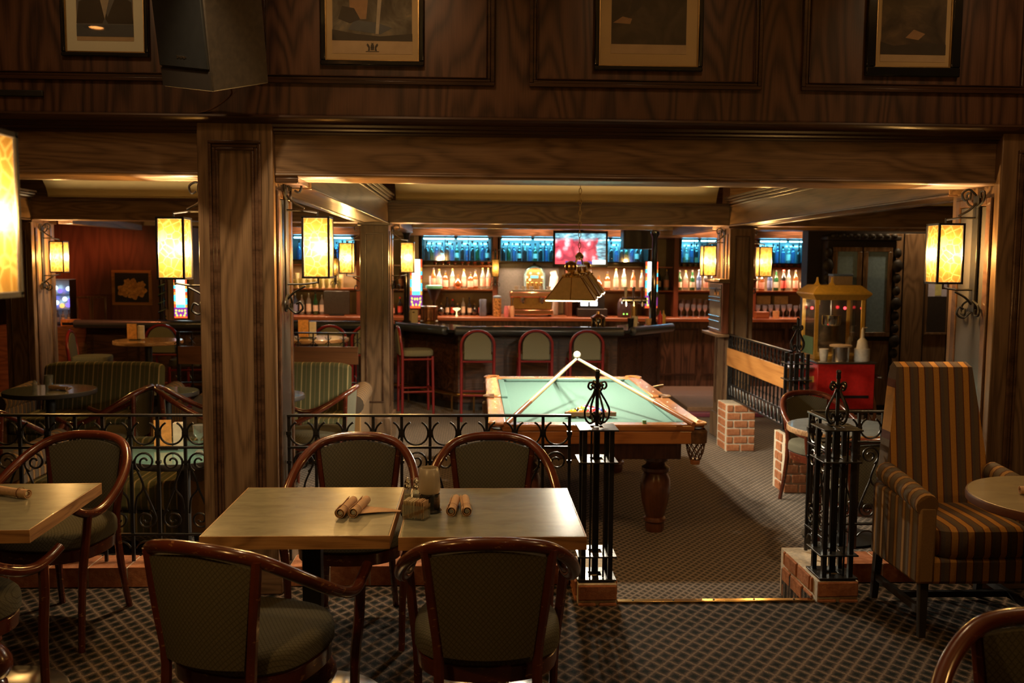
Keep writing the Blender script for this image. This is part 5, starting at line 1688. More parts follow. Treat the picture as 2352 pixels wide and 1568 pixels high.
row([pint], 3.10, 3.64, 7, 14.10, 1.598, 'pint glass', 'glass', 'on the top shelf left of the scoreboard', 'pint glasses left of the scoreboard', 0.003, 0.95)
row([stem], 3.10, 3.64, 7, 13.80, 0.847, 'stem glass', 'glass', 'in the front row left of the scoreboard', 'front stem glasses left of the scoreboard', 0.003)
row([stem], 3.10, 3.64, 7, 14.15, 0.847, 'stem glass', 'glass', 'in the rear row left of the scoreboard', 'rear stem glasses left of the scoreboard', 0.003, 1.05, 1.3)
row(['pinkc', 'squat', 'blue', 'green', 'darkp', 'clear', 'pink', 'dark', 'pinkc'], 4.29, 5.12, 9, 14.05, SH, 'bottle', 'bottle', 'on the shelf left of the popcorn machine', 'bottles right of the scoreboard', 0.01)
row(['jar'], 4.30, 5.12, 10, 14.05, 1.598, 'jar', 'jar', 'on the top shelf left of the popcorn machine', 'jars right of the scoreboard', 0.01, 0.7)
row([stem], 4.28, 5.14, 10, 13.85, 0.847, 'stem glass', 'glass', 'on the back counter left of the popcorn machine', 'stem glasses right of the scoreboard', 0.003)
row([pint], -2.78, -2.02, 9, 13.97, SH, 'pint glass', 'glass', 'in the front row behind the front column lantern', 'front pint glasses behind the lantern', 0.003, 0.95)
row([pint], -2.78, -2.02, 9, 14.20, SH, 'tall pint glass', 'glass', 'in the rear row behind the front column lantern', 'rear pint glasses behind the lantern', 0.003, 0.95, 1.5)
row(['clear', 'blue', 'clear', 'clear', 'green'], -2.78, -2.28, 6, 13.95, 0.847, 'bottle', 'bottle', 'on the counter behind the front column lantern', 'clear bottles behind the lantern', 0.006)
row(['pink', 'darkp', 'pinkc', 'rdark'], -1.60, -1.00, 6, 14.05, SH, 'bottle', 'bottle', 'on the shelf left of the left stained glass', 'bottles left of the stained glass', 0.008, 0.9)
row(['darkp', 'pinkc', 'rdark', 'squat'], -1.60, -1.00, 6, 13.95, 0.847, 'bottle', 'bottle', 'on the counter left of the left stained glass', 'counter bottles left of the stained glass', 0.008, 0.9)
nm = ['first', 'second', 'third', 'fourth', 'fifth', 'last']
for i, (a, b_) in enumerate(CABS):
    n = int((b_ - a) / 0.08)
    row(['pdark', 'pgreen', 'pblue', 'dark', 'pdark', 'pblue', 'green', 'pdark', 'pblue'] if i in (1, 2, 3) else ['pblue', 'clear', 'pblue', 'pdark', 'pblue'], a + 0.07, b_ - 0.07, n, 14.08, 1.666, 'bottle', 'bottle', 'in the %s cyan lit cabinet' % nm[i], 'bottles in the %s cabinet' % nm[i], 0.005, 0.86)

# ---------------------------------------------------------------- stained glass strips
SGC = {n_: emis('stained_' + n_, c_, s_) for n_, c_, s_ in (('white', (0.8, 1.0, 0.95), 3.2), ('cyan', (0.10, 0.75, 1.0), 2.0), ('red', (1.0, 0.10, 0.03), 1.5), ('orange', (1.0, 0.40, 0.06), 1.6), ('yellow', (0.85, 0.95, 0.12), 1.6), ('purple', (0.42, 0.05, 0.50), 0.9))}
def stained(label, x, y, z0, w_, h):
    t = thing('stained_glass_strip', label, 'stained glass', (x, y, z0), 0, 'backlit stained glass strips')
    MB().b(-w_ / 2 - 0.008, w_ / 2 + 0.008, 0.004, 0.05, -0.01, h + 0.01).build('light_box', M_DARK, t)
    e = w_ * 0.16
    g = 0.0015
    def pane(x0, x1, z0_, z1_, c):
        MB().b(x0 + g, x1 - g, -0.004, 0.004, z0_ + g, z1_ - g).build('pane', SGC[c], t, smooth=False)
    zt = 0.27 * h
    seq = ['red', 'orange', 'cyan', 'cyan', 'orange', 'red', 'cyan', 'orange', 'red']
    n = 9
    for k in range(n):
        a, b_ = zt + (h - zt) * k / n, zt + (h - zt) * (k + 1) / n
        pane(-w_ / 2, -w_ / 2 + e, a, b_, seq[k])
        pane(w_ / 2 - e, w_ / 2, a, b_, seq[(k + 1) % n])
        pane(-w_ / 2 + e, w_ / 2 - e, a, b_, 'white' if k not in (0,) else 'cyan')
    pane(-w_ / 2, w_ / 2, 0, 0.05 * h, 'red')
    pane(-w_ / 2, -w_ / 2 + e, 0.05 * h, zt, 'purple')
    pane(w_ / 2 - e, w_ / 2, 0.05 * h, zt, 'purple')
    pane(-w_ / 2 + e, w_ / 2 - e, 0.05 * h, zt, 'purple')
    for (px, pz, ang) in ((-0.34, 0.20, 20), (0.34, 0.20, -20), (-0.36, 0.13, 15), (0.36, 0.13, -15), (-0.1, 0.19, -10), (0.1, 0.19, 10), (-0.28, 0.07, 25), (0.28, 0.07, -25), (0, 0.075, 0)):
        mb = MB()
        pts = []
        for q in range(10):
            th = 2 * PI * q / 10
            a_, b2 = 0.075 * w_ * math.cos(th), 0.028 * h * math.sin(th)
            ca, sa = math.cos(R(ang)), math.sin(R(ang))
            pts.append((px * w_ + a_ * ca - b2 * sa, pz * h + a_ * sa + b2 * ca))
        mb.prism(pts, 'y', -0.007, -0.0042)
        mb.build('petal', SGC['yellow'], t, smooth=False)
stained('stained glass strip with yellow petals left of the copper bucket', -0.865, 13.72, 0.96, 0.175, 0.72)
stained('stained glass strip with yellow petals right of the beer taps', 2.625, 13.72, 0.98, 0.185, 0.69)
stained('stained glass strip with yellow petals below the lantern left of the big column', -3.78, 12.08, 0.90, 0.165, 0.50)
struct(MB().b(-3.95, -3.62, 12.13, 12.45, 0.851, 2.06).build('pillar_bar', M_OAK_Z))

# ---------------------------------------------------------------- television and speaker above the bar
t = thing('television', 'flat television showing a crowd in red, hung above the bar', 'television', (1.395, 12.3, 1.835))
MB().b(-0.365, 0.365, 0.0, 0.06, -0.245, 0.235).build('case', M_BLACKG, t, bevel=0.006)
def m_screen():
    n = NT('tv_picture')
    v = n.n('ShaderNodeTexVoronoi')
    v.inputs['Scale'].default_value = 9
    n.l(n.obj((1, 1, 0.8)), v.inputs['Vector'])
    ns = n.noise(n.obj(), 6, 3)
    k = n.math('MULTIPLY_ADD', ns, 0.7, n.math('MULTIPLY', v.outputs['Distance'], 0.6))
    crowd = n.ramp(k, [(0.30, (1.0, 0.95, 0.98)), (0.46, (1.0, 0.42, 0.46)), (0.56, (0.9, 0.08, 0.12)), (0.72, (0.35, 0.03, 0.06))])
    tc = n.n('ShaderNodeTexCoord'); sp = n.n('ShaderNodeSeparateXYZ'); n.l(tc.outputs['Object'], sp.inputs[0])
    hi = n.ramp(n.math('ADD', sp.outputs[2], n.math('MULTIPLY', ns, 0.16)), [(0.17, (0, 0, 0)), (0.22, (1, 1, 1))])
    hall = n.ramp(n.noise(n.obj((1, 1, 3)), 8, 2), [(0.35, (0.04, 0.10, 0.16)), (0.55, (0.20, 0.50, 0.58)), (0.7, (0.75, 0.95, 1.0))])
    c1 = n.mix(hi, crowd, hall)
    rt_ = n.ramp(n.math('ADD', sp.outputs[0], n.math('MULTIPLY', ns, 0.2)), [(0.31, (0, 0, 0)), (0.35, (1, 1, 1))])
    c2 = n.mix(rt_, c1, hall)
    return n.set((0.01, 0.01, 0.01), 0.2, emit=c2, estr=1.7)
MB().b(-0.335, 0.335, -0.003, -0.0002, -0.205, 0.200).build('screen', m_screen(), t, smooth=False)
MB().b(-0.335, -0.20, -0.005, -0.0032, -0.205, -0.165).build('banner', emis('tv_red', (1.0, 0.08, 0.10), 1.5), t, smooth=False)
MB().b(-0.20, 0.16, -0.005, -0.0032, -0.205, -0.165).build('banner', emis('tv_blue', (0.15, 0.10, 0.40), 1.0), t, smooth=False)
MB().b(0.16, 0.335, -0.005, -0.0032, -0.205, -0.150).build('banner', emis('tv_white', (0.9, 1.0, 1.0), 2.2), t, smooth=False)
MB().b(-0.04, 0.04, 0.06, 0.10, 0.0, 0.92).build('mount', M_BLACK, t)
t = thing('loudspeaker', 'black loudspeaker hung above the bar right of the television', 'speaker', (2.225, 12.5, 1.97))
MB().b(-0.225, 0.225, 0, 0.28, -0.13, 0.13).build('cabinet', M_BLACK, t, bevel=0.012)
MB().b(-0.21, 0.21, -0.012, -0.0005, -0.115, 0.115).build('grille', M_DARK, t, bevel=0.004)
MB().b(-0.05, 0.05, 0.1, 0.16, 0.13, 0.80).build('mount', M_BLACK, t)

# ---------------------------------------------------------------- machines and vessels on the bar
CZ = 0.846
t = thing('espresso_machine', 'two group espresso machine on the back counter below the brass dome', 'coffee machine', (0.85, 13.75, CZ))
MB().b(-0.31, 0.31, -0.05, 0.28, 0.03, 0.10).build('drip_tray', M_COPPER, t, bevel=0.008)
MB().b(-0.31, 0.31, 0.10, 0.30, 0.10, 0.28).build('back_body', M_BRASSD, t, bevel=0.008)
MB().b(-0.33, 0.33, -0.04, 0.30, 0.28, 0.37).build('head', M_COPPER, t, bevel=0.02)
MB().b(-0.30, 0.30, -0.02, 0.28, 0.372, 0.395).build('cup_rail', M_STEEL, t)
for x in (-0.14, 0.14):
    g = MB().lathe([(0.035, 0.21), (0.04, 0.23), (0.04, 0.28)], 14, (x, 0.03, 0)).build('group_head', M_STEEL, t)
    MB().tube([(x, 0.0, 0.215), (x, -0.13, 0.205)], 0.012, 8).build('portafilter', M_BLACK, g)
for x in (-0.28, 0.28):
    MB().tube([(x, -0.02, 0.30), (x * 1.05, -0.06, 0.20), (x * 1.0, -0.05, 0.12)], 0.007, 6).build('steam_wand', M_STEEL, t)
for sx in (-0.27, 0.27):
    for sy in (0.0, 0.24):
        MB().cyl((sx, sy, 0), (sx, sy, 0.03), 0.02).build('foot', M_BLACK, t)
for k in range(5):
    o = MB().lathe([(0.02, 0), (0.035, 0.05), (0.033, 0.05), (0.018, 0.004)], 12, cap=False).build('cup', M_WHITE, loc=(0.62 + k * 0.11 + (0.04 if k > 2 else 0), 13.80 + 0.05 * (k % 2), CZ + 0.396))
    tag(o, 'white coffee cup on top of the espresso machine, %s from the left' % ['first', 'second', 'third', 'fourth', 'fifth'][k], 'cup', 'cups on the espresso machine')

t = thing('brass_dome_machine', 'domed brass dispenser with glowing lamps behind the espresso machine', 'dispenser', (0.91, 14.22, CZ))
def arch_poly(w_, h, n=14):
    return [(-w_, 0), (w_, 0), (w_, h)] + [(w_ * math.cos(PI * k / n), h + w_ * math.sin(PI * k / n)) for k in range(1, n)] + [(-w_, h)]
MB().prism(arch_poly(0.155, 0.60), 'y', 0.0, 0.14).build('case', M_BRASSD, t, bevel=0.01)
pts = [(0.145 * math.cos(PI * k / 14), -0.012, 0.60 + 0.145 * math.sin(PI * k / 14)) for k in range(15)]
MB().tube([(0.145, -0.012, 0.02)] + pts + [(-0.145, -0.012, 0.02)], 0.02, 8).build('arched_tube', plain('chrome_blue', (0.45, 0.75, 0.85), 0.15, 0.8), t)
for x in (-0.105, -0.035, 0.035, 0.105):
    MB().b(x - 0.02, x + 0.02, -0.02, -0.001, 0.05, 0.50).build('column_pipe', M_BRASS, t, bevel=0.008)
MB().b(-0.06, 0.06, -0.02, -0.001, 0.56, 0.60).build('glowing_bar', emis('teal_glow', (0.15, 0.9, 0.8), 1.5), t)
for x, z in ((-0.115, 0.575), (0.115, 0.575), (-0.07, 0.535), (-0.06, 0.635), (0.06, 0.635)):
    MB().sph((x, -0.018, z), 0.019, 10, 6).build('glowing_ball', emis('amber_glow', (1.0, 0.6, 0.2), 4), t)
MB().lathe([(0.03, 0.74), (0.03, 0.765), (0.01, 0.79)], 10, (0, 0.07, 0)).build('top_knob', M_BRASS, t)
tag(MB().tube(catmull([(1.20, 14.18, CZ + 0.001), (1.20, 14.18, CZ + 0.40), (1.21, 14.18, CZ + 0.58), (1.19, 14.16, CZ + 0.66)], 5), [0.08] * 6 + [0.065] * 5 + [0.05] * 5, 12).build('hanging_towel', M_WHITE), 'pale towel roll beside the brass dome', 'towel')

t = thing('copper_bucket', 'ribbed copper bucket with a brass band on the bar at the left', 'bucket', (-0.60, 12.20, 0.851))
MB().lathe([(0.10, 0), (0.105, 0.02), (0.105, 0.18), (0.115, 0.19), (0.115, 0.215), (0.09, 0.22)], 26).build('body', M_COPPER, t)
MB().lathe([(0.118, 0.0), (0.12, 0.02), (0.105, 0.035)], 26, cap=False).build('foot_band', M_BRASSD, t)
fz = MB()
for k in range(18):
    a = 2 * PI * k / 18
    fz.tube([(0.106 * math.cos(a), 0.106 * math.sin(a), 0.036), (0.106 * math.cos(a), 0.106 * math.sin(a), 0.178)], 0.006, 5)
fz.build('ribs', M_COPPER, t)
t = thing('funnel_lamp', 'green rimmed black funnel standing behind the copper bucket', 'funnel', (-0.60, 13.66, CZ))
MB().lathe([(0.05, 0), (0.05, 0.015), (0.02, 0.03), (0.02, 0.22), (0.045, 0.25), (0.10, 0.40)], 20).build('funnel', M_BLACK, t)
MB().lathe([(0.10, 0.401), (0.125, 0.415), (0.125, 0.45), (0.10, 0.46)], 22).build('glowing_rim', plain('green_rim', (0.20, 0.75, 0.45), 0.3), t)
t = thing('menu_tent', 'cream card standing on the bar beside the copper bucket', 'card', (-0.80, 12.14, 0.851), R(-4))
MB().b(-0.055, 0.055, -0.008, 0.0, 0, 0.17).build('front_leaf', M_PAPER, t)
MB().b(-0.055, 0.055, 0.02, 0.026, 0, 0.165).build('back_leaf', M_PAPER, t)
MB().b(-0.015, 0.015, -0.0095, -0.0082, 0.13, 0.145).build('mark', M_DARK, t)
o = MB().lathe([(0.06, 0), (0.06, 0.27), (0.055, 0.275)], 20).build('canister', plain('gold_pattern_tin', (0.45, 0.26, 0.08), 0.4, 0.3, 0.8, 45), loc=(0.33, 13.70, CZ)); tag(o, 'patterned gold canister left of the espresso machine', 'canister')
MB().lathe([(0.062, 0.276), (0.062, 0.30), (0.03, 0.31)], 20).build('lid', plain('blue_lid', (0.3, 0.45, 0.6), 0.3, 0.5), o)
o = MB().lathe([(0.05, 0), (0.06, 0.06), (0.05, 0.16), (0.055, 0.24), (0.048, 0.25)], 18).build('blue_vase', plain('slate_blue_glaze', (0.10, 0.13, 0.19), 0.25), loc=(0.12, 13.82, CZ)); tag(o, 'slate blue vase on the back counter left of the canister', 'vase')
o = MB().lathe([(0.02, 0), (0.008, 0.02), (0.008, 0.07), (0.055, 0.10), (0.058, 0.115), (0.02, 0.12)], 18).build('glowing_bowl', emis('warm_bowl', (1.0, 0.75, 0.3), 2.2), loc=(-0.27, 13.78, CZ)); tag(o, 'glowing yellow lamp bowl among the dark bottles', 'lamp')
t = thing('photo_frame', 'small framed photograph on the shelf left of the pink bottles', 'picture', (-0.60, 14.25, SH))
MB().b(-0.10, 0.10, 0, 0.015, 0, 0.19).build('frame', plain('pale_blue_frame', (0.45, 0.55, 0.68), 0.4), t, bevel=0.004)
MB().b(-0.075, 0.075, -0.003, 0.0, 0.025, 0.165).build('photograph', plain('photo_print', (0.35, 0.30, 0.28), 0.4, 0, 0.7, 20), t)
for k in range(3):
    o = MB().lathe([(0.03, 0), (0.034, 0.07), (0.03, 0.12), (0.022, 0.16)], 14).build('syrup_bottle', plain('pink_syrup_%d' % k, (0.62, 0.22 + 0.1 * k, 0.24), 0.3), loc=(0.46 + k * 0.045, 13.62 + 0.05 * (k % 2), CZ)); tag(o, ['dark pink', 'middle pink', 'pale pink'][k] + ' syrup bottle right of the gold canister', 'bottle')

# beer taps, brass lantern, register, cups
t = thing('beer_tower', 'chrome beer tower with tap handles at the right of the bar', 'beer taps', (2.08, 12.05, 0.851))
MB().lathe([(0.07, 0), (0.07, 0.02), (0.04, 0.04), (0.04, 0.26), (0.065, 0.28)], 18).build('column', M_BRASSD, t)
MB().tube([(-0.16, 0, 0.31), (0.16, 0, 0.31)], 0.045, 14).build('cross_tube', M_CHROME, t)
for k, (x, m_) in enumerate(((-0.12, M_WHITE), (-0.02, M_CHROME), (0.09, M_BARW))):
    MB().tube([(x, -0.05, 0.31), (x, -0.10, 0.29), (x, -0.105, 0.24)], 0.012, 8).build('spout', M_CHROME, t)
    MB().tube([(x, -0.05, 0.34), (x, -0.055, 0.40), (x, -0.06, 0.49)], [0.010, 0.018, 0.022], 10).build('tap_handle', m_, t)
t = thing('beer_tower', 'dark green beer tap column beside the right stained glass strip', 'beer taps', (2.33, 12.06, 0.851))
MB().lathe([(0.06, 0), (0.06, 0.02), (0.045, 0.04), (0.05, 0.34), (0.07, 0.40), (0.04, 0.44)], 18).build('column', plain('green_enamel', (0.02, 0.12, 0.06), 0.2), t)
MB().tube([(0, -0.05, 0.30), (0, -0.11, 0.29), (0, -0.115, 0.23)], 0.012, 8).build('spout', M_CHROME, t)
t = thing('brass_lantern', 'black and brass bell shaped lantern standing on the bar', 'lantern', (1.50, 11.22, 0.851))
MB().lathe([(0.085, 0), (0.088, 0.02), (0.08, 0.03), (0.08, 0.125)], 22).build('body', M_BLACKG, t)
MB().lathe([(0.09, 0.126), (0.092, 0.14), (0.05, 0.165), (0.025, 0.18), (0.018, 0.21)], 22).build('brass_top', M_BRASS, t)
for a in (200, 250, 290, 340):
    MB().tube([(0.084 * math.cos(R(a)), 0.084 * math.sin(R(a)), 0.02), (0.084 * math.cos(R(a)), 0.084 * math.sin(R(a)), 0.126)], 0.007, 6).build('brass_bar', M_BRASS, t)
t = thing('cash_register', 'dark cash register with two glowing white screens on the back counter', 'register', (1.72, 13.70, CZ))
MB().b(-0.19, 0.25, 0, 0.30, 0, 0.12).build('till', M_BLACK, t, bevel=0.01)
MB().b(-0.16, 0.22, 0.10, 0.16, 0.12, 0.32).build('screen_housing', M_BLACK, t, bevel=0.01)
for x in (-0.085, 0.055):
    MB().b(x - 0.055, x + 0.055, 0.092, 0.099, 0.16, 0.225).build('screen', emis('till_screen', (0.95, 1.0, 1.0), 2.5), t)
t = thing('coffee_grinder', 'dark coffee grinder with small green lights on the back counter', 'grinder', (2.22, 13.72, CZ))
MB().lathe([(0.09, 0), (0.10, 0.02), (0.10, 0.20), (0.075, 0.26), (0.05, 0.28)], 18).build('body', plain('mauve_plastic', (0.07, 0.05, 0.06), 0.3), t)
for x in (-0.02, 0.03):
    MB().sph((x, -0.101, 0.05), 0.010, 8, 5).build('green_light', emis('green_led', (0.3, 1.0, 0.1), 4), t)
for k, (x, y, m_, h, lb) in enumerate(((2.02, 11.62, M_WHITE, 0.13, 'white paper cup on the bar in front of the beer taps'), (2.20, 11.66, plain('peach_cup', (0.65, 0.42, 0.25), 0.6), 0.10, 'peach coloured cup on the bar right of the white cup'), (1.93, 11.40, M_BLACKG, 0.12, 'black tumbler on the bar edge in front of the beer taps'))):
    o = MB().lathe([(0.032, 0), (0.042, h), (0.039, h), (0.030, 0.005)], 16, cap=False).build('cup', m_, loc=(x, y, 0.851)); tag(o, lb, 'cup')
for k, (x, nm_) in enumerate(((2.40, 'red'), (2.46, 'yellow'))):
    o = MB().lathe([(0.03, 0), (0.032, 0.12), (0.012, 0.15), (0.006, 0.19)], 14).build('squeeze_bottle', plain('squeeze_' + nm_, (0.7, 0.05, 0.05) if k == 0 else (0.75, 0.5, 0.08), 0.4), loc=(x, 11.92 + 0.08 * k, 0.851)); tag(o, nm_ + ' squeeze bottle on the bar by the right stained glass', 'bottle')
t = thing('tablet_screen', 'dark flat screen on the back counter behind the front column lantern', 'screen', (-2.03, 13.72, CZ))
MB().b(-0.19, 0.19, 0, 0.04, 0.02, 0.36).build('panel', plain('dark_olive_glass', (0.06, 0.055, 0.04), 0.15), t, bevel=0.005)
MB().b(-0.10, 0.10, -0.03, 0.08, 0, 0.02).build('stand', M_BLACK, t)
t = thing('green_beer_sign', 'small glowing green beer tap lamp behind the front column lantern', 'lamp', (-2.50, 12.45, 0.851))
MB().lathe([(0.04, 0), (0.04, 0.02), (0.022, 0.04), (0.022, 0.28), (0.04, 0.30)], 14).build('column', M_BRASS, t)
MB().sph((0, 0, 0.36), 0.06, 12, 8).build('glowing_globe', emis('green_globe', (0.35, 1.0, 0.5), 3), t)
for k in range(3):
    MB().sph((0, -0.03, 0.06 + k * 0.06), 0.02, 8, 6).build('yellow_lamp', emis('yellow_lamp_%d' % k, (0.95, 0.9, 0.3), 2.0), t)
# two small lanterns on the back bar uprights
for x, y_, lb in ((0.30, 13.72, 'small amber lantern on the back bar upright left of the brass dome'), (-2.06, 13.60, 'small amber lantern on the back bar behind the front column lantern')):
    s_ = make_sconce(lb, (x, 13.82, 1.56), -PI / 2, 14)
    s_.scale = (0.8, 0.8, 0.85)

for k, x in enumerate((4.50, 4.78)):
    o = MB().b(-0.11, 0.11, -0.06, 0.06, 0, 0.13).build('carton', plain('pale_green_carton_%d' % k, (0.50, 0.52, 0.28), 0.7, 0, 0.2, 15), bevel=0.004, loc=(x, 14.36, 1.02)); tag(o, ['left', 'right'][k] + ' pale green carton on the rack right of the scoreboard pillar', 'carton')
t = thing('wire_rack', 'steel rack under the pale green cartons on the back counter', 'rack', (4.64, 14.36, CZ))
MB().b(-0.30, 0.30, -0.07, 0.07, 0.165, 0.173).build('shelf', M_STEEL, t)
for sx in (-0.28, 0.28):
    for sy in (-0.06, 0.06):
        MB().cyl((sx, sy, 0), (sx, sy, 0.165), 0.006, None, 6).build('leg', M_STEEL, t)
o = MB().lathe([(0.045, 0), (0.05, 0.11), (0.046, 0.11), (0.04, 0.01)], 16, cap=False).build('cup', plain('orange_cream_cup', (0.70, 0.42, 0.18), 0.6), loc=(4.46, 13.56, CZ)); tag(o, 'orange lit paper cup on the back counter right of the scoreboard pillar', 'cup')
o = MB().b(-0.10, 0.10, -0.07, 0.07, 0, 0.10).build('wooden_box', M_BARW, bevel=0.005, loc=(4.24, 13.56, CZ)); tag(o, 'brown wooden box on the back counter right of the scoreboard pillar', 'box')

# ---------------------------------------------------------------- scoreboard on the right inner pillar
t = thing('scoreboard', 'wooden scoreboard with metal slide bars on the pillar right of the pool table', 'scoreboard', (2.54, 9.43, 0.92))
MB().b(-0.07, -0.001, -0.26, 0.26, 0.03, 0.54).build('case', M_BARU, t, bevel=0.006)
MB().b(-0.12, -0.001, -0.31, 0.31, 0.54, 0.58).build('cornice', M_OAK_Y, t, bevel=0.012)
MB().b(-0.13, -0.001, -0.31, 0.31, 0.0, 0.03).build('ledge', M_OAK_Y, t, bevel=0.006)
MB().b(-0.076, -0.0705, -0.22, 0.22, 0.05, 0.52).build('slate', plain('grey_slate', (0.16, 0.14, 0.11), 0.4), t)
for z in (0.07, 0.15, 0.20, 0.355, 0.39, 0.475):
    MB().tube([(-0.084, -0.22, z), (-0.084, 0.22, z)], 0.007, 6).build('slide_bar', M_STEEL, t)
for yy in (-0.15, -0.11, -0.04, 0.0):
    MB().b(-0.082, -0.0765, yy, yy + 0.025, 0.415, 0.45).build('orange_marker', M_CARD, t)

# ---------------------------------------------------------------- popcorn machine and cart
t = thing('popcorn_cart', 'red popcorn cart with spoked wheels at the right, gold lettering strokes on its side', 'cart', (3.93, 9.60, FZ))
cw_, cd = 0.31, 0.66
MB().b(-cw_, cw_, 0.0, cd, 0.28, 0.765).build('body', M_RED, t, bevel=0.01)
MB().b(-cw_ - 0.015, cw_ + 0.015, -0.015, cd + 0.015, 0.765, 0.785).build('top_tray', M_STEEL, t, bevel=0.004)
MB().b(-cw_ + 0.06, cw_ - 0.06, -0.004, 0.0, 0.40, 0.43).build('vent_slot', M_BLACK, t)
lt = MB()
for k in range(7):
    y = 0.09 + k * 0.048
    lt.tube(catmull([(-cw_ - 0.003, y, 0.56 - 0.008 * k), (-cw_ - 0.003, y + 0.012, 0.62 - 0.008 * k), (-cw_ - 0.003, y + 0.030, 0.60 - 0.008 * k), (-cw_ - 0.003, y + 0.022, 0.555 - 0.008 * k), (-cw_ - 0.003, y + 0.045, 0.575 - 0.008 * k)], 4), 0.006, 5)
lt.build('gold_lettering', M_GOLD, t)
def wheel(x):
    w_ = MB()
    c = Vector((x, 0.26, 0.235))
    w_.tube([c + Vector((0, 0.215 * math.cos(a), 0.215 * math.sin(a))) for a in [2 * PI * k / 28 for k in range(28)]], 0.017, 8, closed=True)
    for k in range(12):
        a = 2 * PI * k / 12
        w_.tube([c, c + Vector((0, 0.21 * math.cos(a), 0.21 * math.sin(a)))], 0.008, 5)
    w_.tube([c - Vector((0.03, 0, 0)), c + Vector((0.03, 0, 0))], 0.03, 10)
    w_.build('spoked_wheel', M_WHEEL, t)
M_WHEEL = plain('tan_wheel_wood', (0.34, 0.15, 0.07), 0.5)
wheel(-cw_ - 0.035); wheel(cw_ + 0.035)
MB().tube([(-cw_ - 0.03, 0.26, 0.235), (cw_ + 0.03, 0.26, 0.235)], 0.014, 8).build('axle', M_IRON, t)
for x in (-0.25, 0.25):
    MB().cyl((x, 0.05, 0.28), (x, 0.05, 0.0), 0.018).build('leg', M_IRON, t)
MB().tube(catmull([(cw_, 0.1, 0.62), (cw_ + 0.09, 0.02, 0.62), (cw_ + 0.09, 0.25, 0.62), (cw_, 0.35, 0.62)], 5), 0.012, 8).build('push_handle', M_STEEL, t)
MB().b(-cw_ - 0.28, -cw_ - 0.002, 0.06, 0.36, 0.70, 0.72).build('side_shelf', M_STEEL, t, bevel=0.003)
MB().tube([(-cw_ - 0.24, 0.2, 0.70), (-cw_ - 0.01, 0.2, 0.48)], 0.010, 6).build('shelf_brace', M_IRON, t)

PZ = FZ + 0.786
t = thing('popcorn_machine', 'glass popcorn machine with a gold hipped roof on the red cart', 'popcorn machine', (3.93, 9.82, PZ))
a, d = 0.265, 0.42
MB().b(-a, a, 0.0, d, 0, 0.045).build('base', M_GOLD, t, bevel=0.004)
for sx in (-1, 1):
    for y in (0.012, d - 0.012):
        MB().b(sx * (a - 0.012) - 0.018, sx * (a - 0.012) + 0.018, y - 0.012, y + 0.012, 0.045, 0.645).build('corner_post', M_GOLD, t)
MB().add([(-a + .03, 0.01, .045), (a - .03, 0.01, .045), (a - .03, 0.01, .645), (-a + .03, 0.01, .645)], [(0, 1, 2, 3)]).build('front_pane', M_GLASS, t)
for sx in (-1, 1):
    MB().add([(sx * a, 0.03, .045), (sx * a, d - .03, .045), (sx * a, d - .03, .645), (sx * a, 0.03, .645)], [(0, 1, 2, 3)]).build('side_pane', M_GLASS, t)
MB().b(-a + .03, a - .03, d - 0.014, d - 0.008, 0.045, 0.645).build('back_mirror', plain('dim_mirror', (0.35, 0.30, 0.26), 0.15, 0.9), t)
def ring4(w_, e, z):
    return [(-w_, -e, z), (w_, -e, z), (w_, d + e, z), (-w_, d + e, z)]
MB().loft([ring4(a, 0.0, 0.645), ring4(a + 0.015, 0.015, 0.66), ring4(a + 0.055, 0.055, 0.705), ring4(a + 0.055, 0.055, 0.72), ring4(a - 0.03, -0.03, 0.80), ring4(a - 0.04, -0.04, 0.805)]).build('hipped_roof', M_GOLD, t, smooth=False)
for x in (-0.24, -0.08):
    MB().prism([(x - 0.045, 0.804), (x + 0.03, 0.804), (x + 0.012, 0.835), (x + 0.004, 0.89), (x - 0.008, 0.89), (x - 0.018, 0.835)], 'y', 0.05, 0.06).build('roof_crest', M_GOLD, t)
MB().lathe([(0.095, 0.36), (0.105, 0.38), (0.105, 0.47), (0.11, 0.475)], 24, (-0.02, 0.2, 0)).build('kettle', M_CHROME, t)
MB().tube([(-0.02, 0.2, 0.475), (-0.02, 0.2, 0.645)], 0.012, 8).build('kettle_hanger', M_STEEL, t)
light('popcorn_fill_light', 'POINT', (-0.18, 0.2, 0.55), 2.5, (1.0, 0.75, 0.45), 0.02, parent=t)  # added light that brightens the inside of the machine
MB().lathe([(0.028, 0.585), (0.034, 0.635), (0.02, 0.644)], 12, (-0.18, 0.2, 0)).build('heat_lamp', M_WHITE, t)
for (x, z, y) in ((-0.20, 0.545, 0.3), (0.17, 0.545, 0.3), (-0.235, 0.24, 0.05)):
    MB().sph((x, y, z), 0.017, 10, 6).build('red_lamp', emis('red_pilot', (1.0, 0.04, 0.05), 5), t)
MB().b(-a - 0.001, -a + 0.004, 0.06, d - 0.05, 0.05, 0.24).build('green_sticker', plain('green_sticker', (0.16, 0.36, 0.20), 0.5), t)

